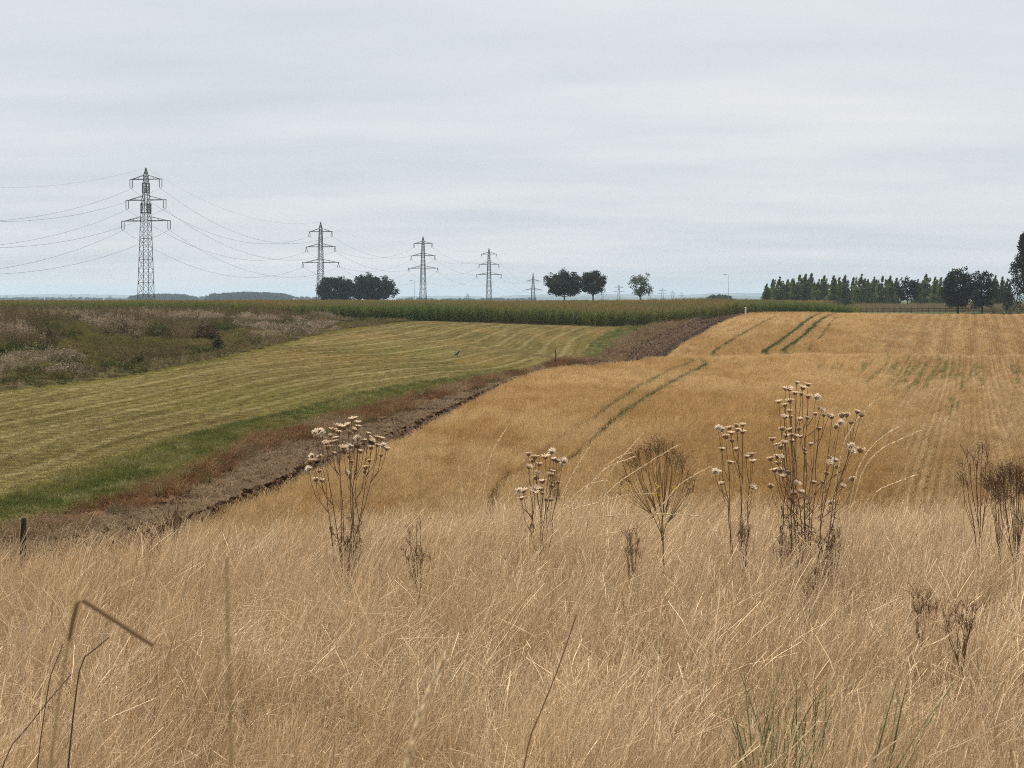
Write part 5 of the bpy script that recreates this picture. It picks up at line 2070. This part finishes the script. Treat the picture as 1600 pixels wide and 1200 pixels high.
sml = zoomed([(210, 455, 2), (240, 468, 2), (300, 460, 0), (312, 497, 0), (270, 527, 1), (350, 436, 0), (402, 430, 0), (362, 470, 0), (397, 487, 0), (320, 557, 0), (240, 622, 0), (356, 620, 0), (187, 800, 2),
              (216, 800, 0), (240, 887, 0), (432, 680, 0), (467, 668, 1), (482, 716, 0), (477, 916, 0), (302, 726, 0)], 1080, 580, 5)
thistle('slender dried thistle just left of the largest one', (1160, 858), 9.9, sml, 5, 0.12, 1.05, 2, 40)
lft = zoomed([(460, 242, 2), (490, 225, 1), (520, 245, 2), (600, 225, 0), (650, 200, 1), (682, 207, 1), (720, 182, 0), (745, 137, 0), (768, 130, 1), (792, 162, 0), (795, 197, 0), (765, 217, 0), (725, 242, 0),
              (580, 262, 0), (620, 287, 0), (640, 240, 1), (548, 322, 0), (590, 317, 0), (560, 362, 1), (627, 312, 0), (682, 362, 0), (770, 300, 0), (797, 290, 2), (790, 335, 0), (735, 352, 2), (812, 390, 0),
              (870, 250, 0), (882, 282, 0), (907, 300, 0), (850, 302, 0), (945, 282, 0), (977, 287, 1), (945, 342, 0), (990, 347, 2), (1017, 367, 1), (900, 362, 0), (975, 417, 0), (605, 402, 0), (440, 425, 2),
              (440, 467, 1), (500, 430, 0), (415, 525, 2), (495, 542, 0), (470, 612, 0), (515, 617, 0), (730, 430, 0), (745, 467, 0), (705, 552, 0), (885, 460, 0), (857, 517, 1), (845, 547, 0)], 400, 630, 5)
thistle('bushy dried thistle with white downy heads, standing alone at left', (541, 868), 9.8, lft, 10, 0.18, 1.08, 3, 160)
mid = zoomed([(338, 275, 1), (380, 300, 1), (368, 322, 0), (335, 362, 0), (455, 297, 1), (495, 262, 2), (512, 312, 0), (575, 327, 2), (532, 325, 0), (410, 347, 0), (500, 397, 0), (490, 417, 0), (395, 405, 0),
              (390, 442, 0), (432, 467, 0), (540, 472, 0), (490, 492, 0), (420, 522, 0), (380, 520, 1), (268, 530, 2), (302, 532, 1), (290, 582, 0), (460, 590, 0), (497, 590, 0), (430, 547, 0)], 750, 650, 4.444)
thistle('short dried thistle half sunk in the grass near the middle', (842, 862), 10.4, mid, 7, 0.14, 1.15, 4, 70)


# ------------------------------------------------------------------ branching dead plants
def branchy(name, label, base_px, Y, tips, nmain, seed, budm, stemm, buds, bud_s, spread, cat, fork=0.55, up=0.02, trunk=0.35):
    g = np.random.default_rng(seed)
    B = at_dist(base_px[0], base_px[1], Y)
    B[2] = float(gz(B[0], B[1]))
    t = empty(name, tuple(B))
    bd = MB()
    T = [at_dist(px, py, Y + g.uniform(-0.15, 0.15)) - B for px, py in tips]
    gr = np.array_split(np.argsort([p[0] for p in T]), nmain)
    trunk_z = trunk * max(p[2] for p in T)
    m = MB()
    m.tube([[0, 0, -0.03], [0.004, 0, trunk_z * 0.5], [0, 0, trunk_z + 0.02]], [0.0065, 0.0058, 0.0050], 7, 0.4)
    m.build('main_stem', stemm, t)
    for gi in gr:
        pts = np.array([T[i_] for i_ in gi])
        cen = pts.mean(0)
        foot = np.array([g.normal(0, 0.006), g.normal(0, 0.006), trunk_z - g.uniform(0, 0.10)])
        zf = foot[2] + (cen[2] - foot[2]) * fork
        node = np.array([foot[0] + (cen[0] - foot[0]) * fork * 0.85, cen[1] * 0.5, zf])
        m = MB()
        m.tube([foot, foot * 0.5 + node * 0.5 + np.array([g.normal(0, 0.006), 0, 0.01]), node], [0.0034, 0.0029, 0.0024], 6, 0.4)
        for p in pts:
            st = foot * 0.0 + node + (foot - node) * g.uniform(0, 0.35)
            mid_ = st * 0.45 + p * 0.55 + np.array([(p[0] - st[0]) * 0.12, 0, 0.0]) + g.normal(0, 0.008, 3)
            m.tube([st, mid_, p], [0.0021, 0.0016, 0.0011], 5, 0.45)
            for _ in range(buds):
                q = p + g.normal(0, 1, 3) * np.array([spread, spread, spread * 0.6]) + np.array([0, 0, up])
                m.tube([p + (mid_ - p) * g.uniform(0, 0.35), q], [0.0011, 0.0009], 3, 0.4, cap=False)
                for _ in range(3):
                    c = q + g.normal(0, 0.004, 3)
                    d, e = g.normal(0, 1, 3), g.normal(0, 1, 3)
                    bd.leaf(c, d / np.linalg.norm(d) * bud_s, e / np.linalg.norm(e) * bud_s, g.uniform(0, 1))
        m.build('stem', stemm, t)
    tag(bd.build('seed_heads', budm, t), kind='stuff')
    return tag(t, label, cat), B


gg = np.random.default_rng(5)
tips = []
for a in np.linspace(-1, 1, 46):
    for _ in range(1):
        r = gg.uniform(0.72, 1.0)
        tips.append((1028 + 62 * a * r + gg.normal(0, 3), 775 - 82 * math.sqrt(max(0, 1 - a * a)) * r - gg.uniform(0, 8)))
tips += [(968, 752), (975, 742), (990, 722), (1070, 730), (1082, 745), (1085, 760), (1075, 770), (1010, 735), (1045, 720)]
rag, B = branchy('umbel_plant', 'brown domed seed plant on branching olive stems between the thistles', (1036, 880), 9.6, tips, 6, 6, M['umbel'], M['stem_olive'], 10, 0.0046, 0.034, 'dead plant', fork=0.45, trunk=0.46)
m = MB()
for (px, py, s) in ((985, 762, 0.010), (983, 768, 0.007), (1026, 760, 0.012), (1030, 775, 0.012), (1020, 770, 0.008), (1034, 786, 0.010), (1052, 762, 0.007)):
    c = at_dist(px, py, 9.55) - B
    for _ in range(9):
        d, e = gg.normal(0, 1, 3), gg.normal(0, 1, 3)
        m.leaf(c + gg.normal(0, s, 3), d / np.linalg.norm(d) * 0.006, e / np.linalg.norm(e) * 0.006, gg.uniform(0, 1))
tag(m.build('blooms', M['yellow'], rag), 'few small yellow late blooms', kind='stuff')
tips = [(1503, 722), (1510, 708), (1520, 712), (1530, 700), (1535, 697), (1543, 708), (1505, 745), (1500, 742), (1548, 735), (1540, 722), (1516, 730), (1526, 725), (1512, 755), (1545, 750), (1534, 742)]
branchy('branched_weed', 'thin dead branching weed with tiny buds near the right edge', (1533, 830), 9.4, tips, 4, 7, M['weed_brown'], M['stem_brown'], 11, 0.0034, 0.026, 'dead plant')
for k, (cx, lb, w_, tp, base) in enumerate(((1583, 'dark bushy dead weed cut by the right picture edge', 26, 728, 850), (1560, 'low dead weed between the thin branching one and the edge', 14, 745, 840))):
    tips = [(cx + gg.normal(0, w_ * 0.6), tp + abs(gg.normal(0, 28))) for _ in range(26 if k == 0 else 12)]
    branchy('branched_weed', lb, (cx + 3, base), 9.2 + 0.2 * k, tips, 5, 8 + k, M['weed_brown'], M['stem_brown'], 16, 0.0042, 0.040, 'dead plant', fork=0.35)
for k, (cx, cy, Y, w_, lb) in enumerate(((655, 880, 8.6, 16, 'low brown dead weed in the grass right of the left thistle'), (1500, 985, 6.6, 30, 'dark tangle of dead weed low in the grass at right'),
                                         (240, 870, 11.0, 14, 'small dark dead weed at the far left edge of the grass'), (1270, 925, 8.4, 26, 'dark twiggy dead weed in front of the largest thistle'),
                                         (275, 818, 12.0, 8, 'spindly dark dead weed above the grass at left'),
                                         (1222, 868, 9.3, 16, 'brown dead weed at the left foot of the largest thistle'), (1300, 862, 9.3, 20, 'brown dead weed at the right foot of the largest thistle'),
                                         (545, 862, 9.5, 14, 'brown dead weed at the foot of the left thistle'), (1165, 850, 9.6, 10, 'small dead weed at the foot of the slender thistle'),
                                         (1440, 960, 7.2, 22, 'brown dead weed left of the dark tangle at right'), (985, 870, 9.0, 14, 'thin dead weed left of the umbel plant foot'))):
    tips = [(cx + gg.normal(0, w_ * 0.6), cy - abs(gg.normal(0, 1)) * 22) for _ in range(16)]
    branchy('branched_weed', lb, (cx, cy + 40), Y, tips, 4, 30 + k, M['weed_brown'], M['stem_brown'], 7, 0.0034, 0.02, 'dead plant', fork=0.4)


# ------------------------------------------------------------------ single stalks that stand out
def stalk(label, pts, Y, r, mat, seed_from=None, name='grass_stalk', seed=0, group=None, yr=None, tip=None):
    """a stalk through pixel points at its distance, rooted in the ground; seeded above the fraction seed_from"""
    g = np.random.default_rng(seed)
    Ys = np.linspace(Y, yr or Y, len(pts))
    W = [at_dist(px, py, y_) for (px, py), y_ in zip(pts, Ys)]
    d0 = W[0] - W[1]
    d0 = d0 / np.linalg.norm(d0)
    zg = float(gz(W[0][0], W[0][1]))
    if W[0][2] > zg + 0.02:
        foot = W[0] + np.array([d0[0] * 0.3, 0, 0]) * (W[0][2] - zg)
        foot[2] = float(gz(foot[0], foot[1])) - 0.02
        W = [foot] + W
    W = np.array(W)
    B = W[0].copy()
    t = empty(name, tuple(B))
    W = W - B
    # smooth the polyline
    s = np.concatenate([[0], np.cumsum(np.linalg.norm(np.diff(W, axis=0), axis=1))])
    u = np.linspace(0, s[-1], 26)
    Q = np.stack([pchip(s, W[:, k])(u) for k in range(3)], 1)
    m = MB()
    m.tube(Q, np.linspace(r, r * 0.5, 26), 6, 0.5)
    m.build('stem', mat, t)
    if tip is not None:
        m = MB()
        m.tube([at_dist(a_, b_, Y) - B for a_, b_ in tip[0]], np.linspace(tip[1] * 0.85, tip[1] * 0.8, len(tip[0])), 8, 0.5)
        m.build('snapped_tip', tip[2], t)
    if seed_from is not None:
        m = MB()
        Ln = s[-1]
        for _ in range(int(60 * max(0.3, (1 - seed_from) * Ln / 0.2))):
            f = g.uniform(seed_from, 1.0) * Ln
            c = np.array([np.interp(f, u, Q[:, k]) for k in range(3)])
            f2 = min(f + 0.01, Ln)
            d = np.array([np.interp(f2, u, Q[:, k]) for k in range(3)]) - np.array([np.interp(f2 - 0.012, u, Q[:, k]) for k in range(3)])
            d /= np.linalg.norm(d) + 1e-9
            e = g.normal(0, 1, 3)
            e -= d * e.dot(d)
            e /= np.linalg.norm(e)
            L_ = g.uniform(0.007, 0.012) * (r / 0.0022) ** 0.6
            m.leaf(c + e * r * 1.1 + d * L_ * 0.5, d * L_ + e * L_ * 0.25, np.cross(d, e) * L_ * 0.32, g.uniform(0, 1))
        tag(m.build('seed_head', M['straw_bright'] if mat is not M['straw_brown'] else mat, t), kind='stuff')
    return tag(t, label, 'grass stalk', group)


stalk('snapped brown reed, bent to a sharp point, close up at left', [(78, 1215), (92, 1090), (108, 1000), (114, 970)], 1.25, 0.0017, M['straw_yellow'], name='bent_reed', tip=([(108, 1000), (114, 968), (121, 941), (130, 938), (180, 970), (240, 1009)], 0.0026, M['reed_brown']))
stalk('short blackened leaf slanting up under the snapped reed', [(122, 1060), (130, 1030), (150, 1013), (171, 995)], 3.6, 0.0032, M['straw_black'], name='dark_leaf', seed=2)
stalk('long thin dark stalk slanting up at the lower left', [(14, 1172), (40, 1140), (70, 1102), (110, 1055)], 3.2, 0.0022, M['straw_black'], seed=3)
stalk('short dark stalk right above the long dark slanting one', [(78, 1060), (84, 1042), (92, 1024), (98, 1008)], 3.4, 0.0022, M['straw_black'], seed=4)
stalk('upright blurred yellowish reed close to the lens at left', [(362, 1220), (358, 1080), (356, 960), (354, 868)], 0.95, 0.0015, M['straw_yellow'], name='upright_reed')
stalk('pale feathery seed stalk rising close up at bottom centre', [(632, 1205), (645, 1155), (662, 1100), (680, 1060), (694, 1032)], 1.7, 0.0022, M['straw'], 0.35, seed=6)
stalk('hooked pale stalk bending down at bottom centre', [(546, 1200), (548, 1165), (556, 1148), (572, 1146), (610, 1165), (690, 1202)], 1.9, 0.0024, M['straw'], seed=7)
stalk('straight brown stem slanting up through the grass at bottom centre', [(826, 1160), (845, 1112), (870, 1050), (901, 960)], 3.4, 0.0030, M['straw_brown'], seed=8)
arcs = [([(930, 810), (955, 735), (985, 700), (1006, 676)], 'steep seeded stalk rising highest left of the brown umbel plant'),
        ([(905, 800), (935, 745), (965, 715), (995, 704)], 'seeded stalk arching just below the steepest one by the umbel plant'),
        ([(880, 815), (915, 765), (950, 730), (990, 714)], 'third seeded stalk down, left of the umbel plant'),
        ([(862, 818), (900, 772), (925, 755), (950, 750)], 'long stalk curving right from the short middle thistle'),
        ([(900, 840), (960, 760), (1010, 725), (1058, 696)], 'longest seeded stalk crossing in front of the umbel plant'),
        ([(890, 800), (945, 783), (985, 773), (1019, 771)], 'level seeded stalk reaching right across the umbel stems'),
        ([(885, 812), (960, 806), (1030, 803), (1100, 807)], 'lowest level seeded stalk crossing the umbel stems'),
        ([(985, 845), (1030, 795), (1065, 755), (1110, 729)], 'stalk leaning right out of the umbel plant towards the slender thistle'),
        ([(930, 838), (960, 832), (985, 826), (1002, 824)], 'short level stalk low left of the umbel base'),
        ([(870, 800), (893, 745), (910, 715), (920, 700)], 'stalk leaning up right of the short middle thistle'),
        ([(718, 790), (722, 765), (720, 745), (716, 728)], 'upright stalk alone right of the left thistle'),
        ([(765, 720), (775, 695), (784, 680), (792, 669)], 'pale stalk tip above the grass left of the middle thistle'),
        ([(1320, 690), (1340, 655), (1352, 640), (1366, 627)], 'stalk rising out of the right side of the largest thistle'),
        ([(1340, 735), (1360, 700), (1380, 682), (1402, 668)], 'upper of two arching stalks right of the largest thistle'),
        ([(1345, 745), (1372, 705), (1400, 690), (1438, 673)], 'lower of two arching stalks right of the largest thistle'),
        ([(1345, 800), (1370, 768), (1405, 752), (1432, 742)], 'stalk leaning right low beside the largest thistle'),
        ([(1445, 1010), (1460, 1005), (1480, 995), (1497, 978)], 'pale stout stalk lying over the dark tangle at right')]
for k, (p, lb) in enumerate(arcs):
    stalk(lb, p, 6.4 if k == 16 else 9.3 + 0.25 * math.sin(k * 1.7), 0.0027, M['straw_bright'], 0.60, seed=20 + k)

# ------------------------------------------------------------------ haze
m, N, L = new_mat('haze_air')
out = N.new('ShaderNodeOutputMaterial')
pv = N.new('ShaderNodeVolumePrincipled')
pv.inputs['Color'].default_value = (0.68, 0.83, 1.0, 1)
pv.inputs['Density'].default_value = 0.00012
pv.inputs['Anisotropy'].default_value = 0.2
L.new(pv.outputs[0], out.inputs['Volume'])
hm = MB()
hm.box((0, 0, 31.5), (28400, 28400, 77))
hz_o = hm.build('haze', m)
tag(hz_o, 'thin bluish summer haze over the far plain', 'haze', kind='stuff')
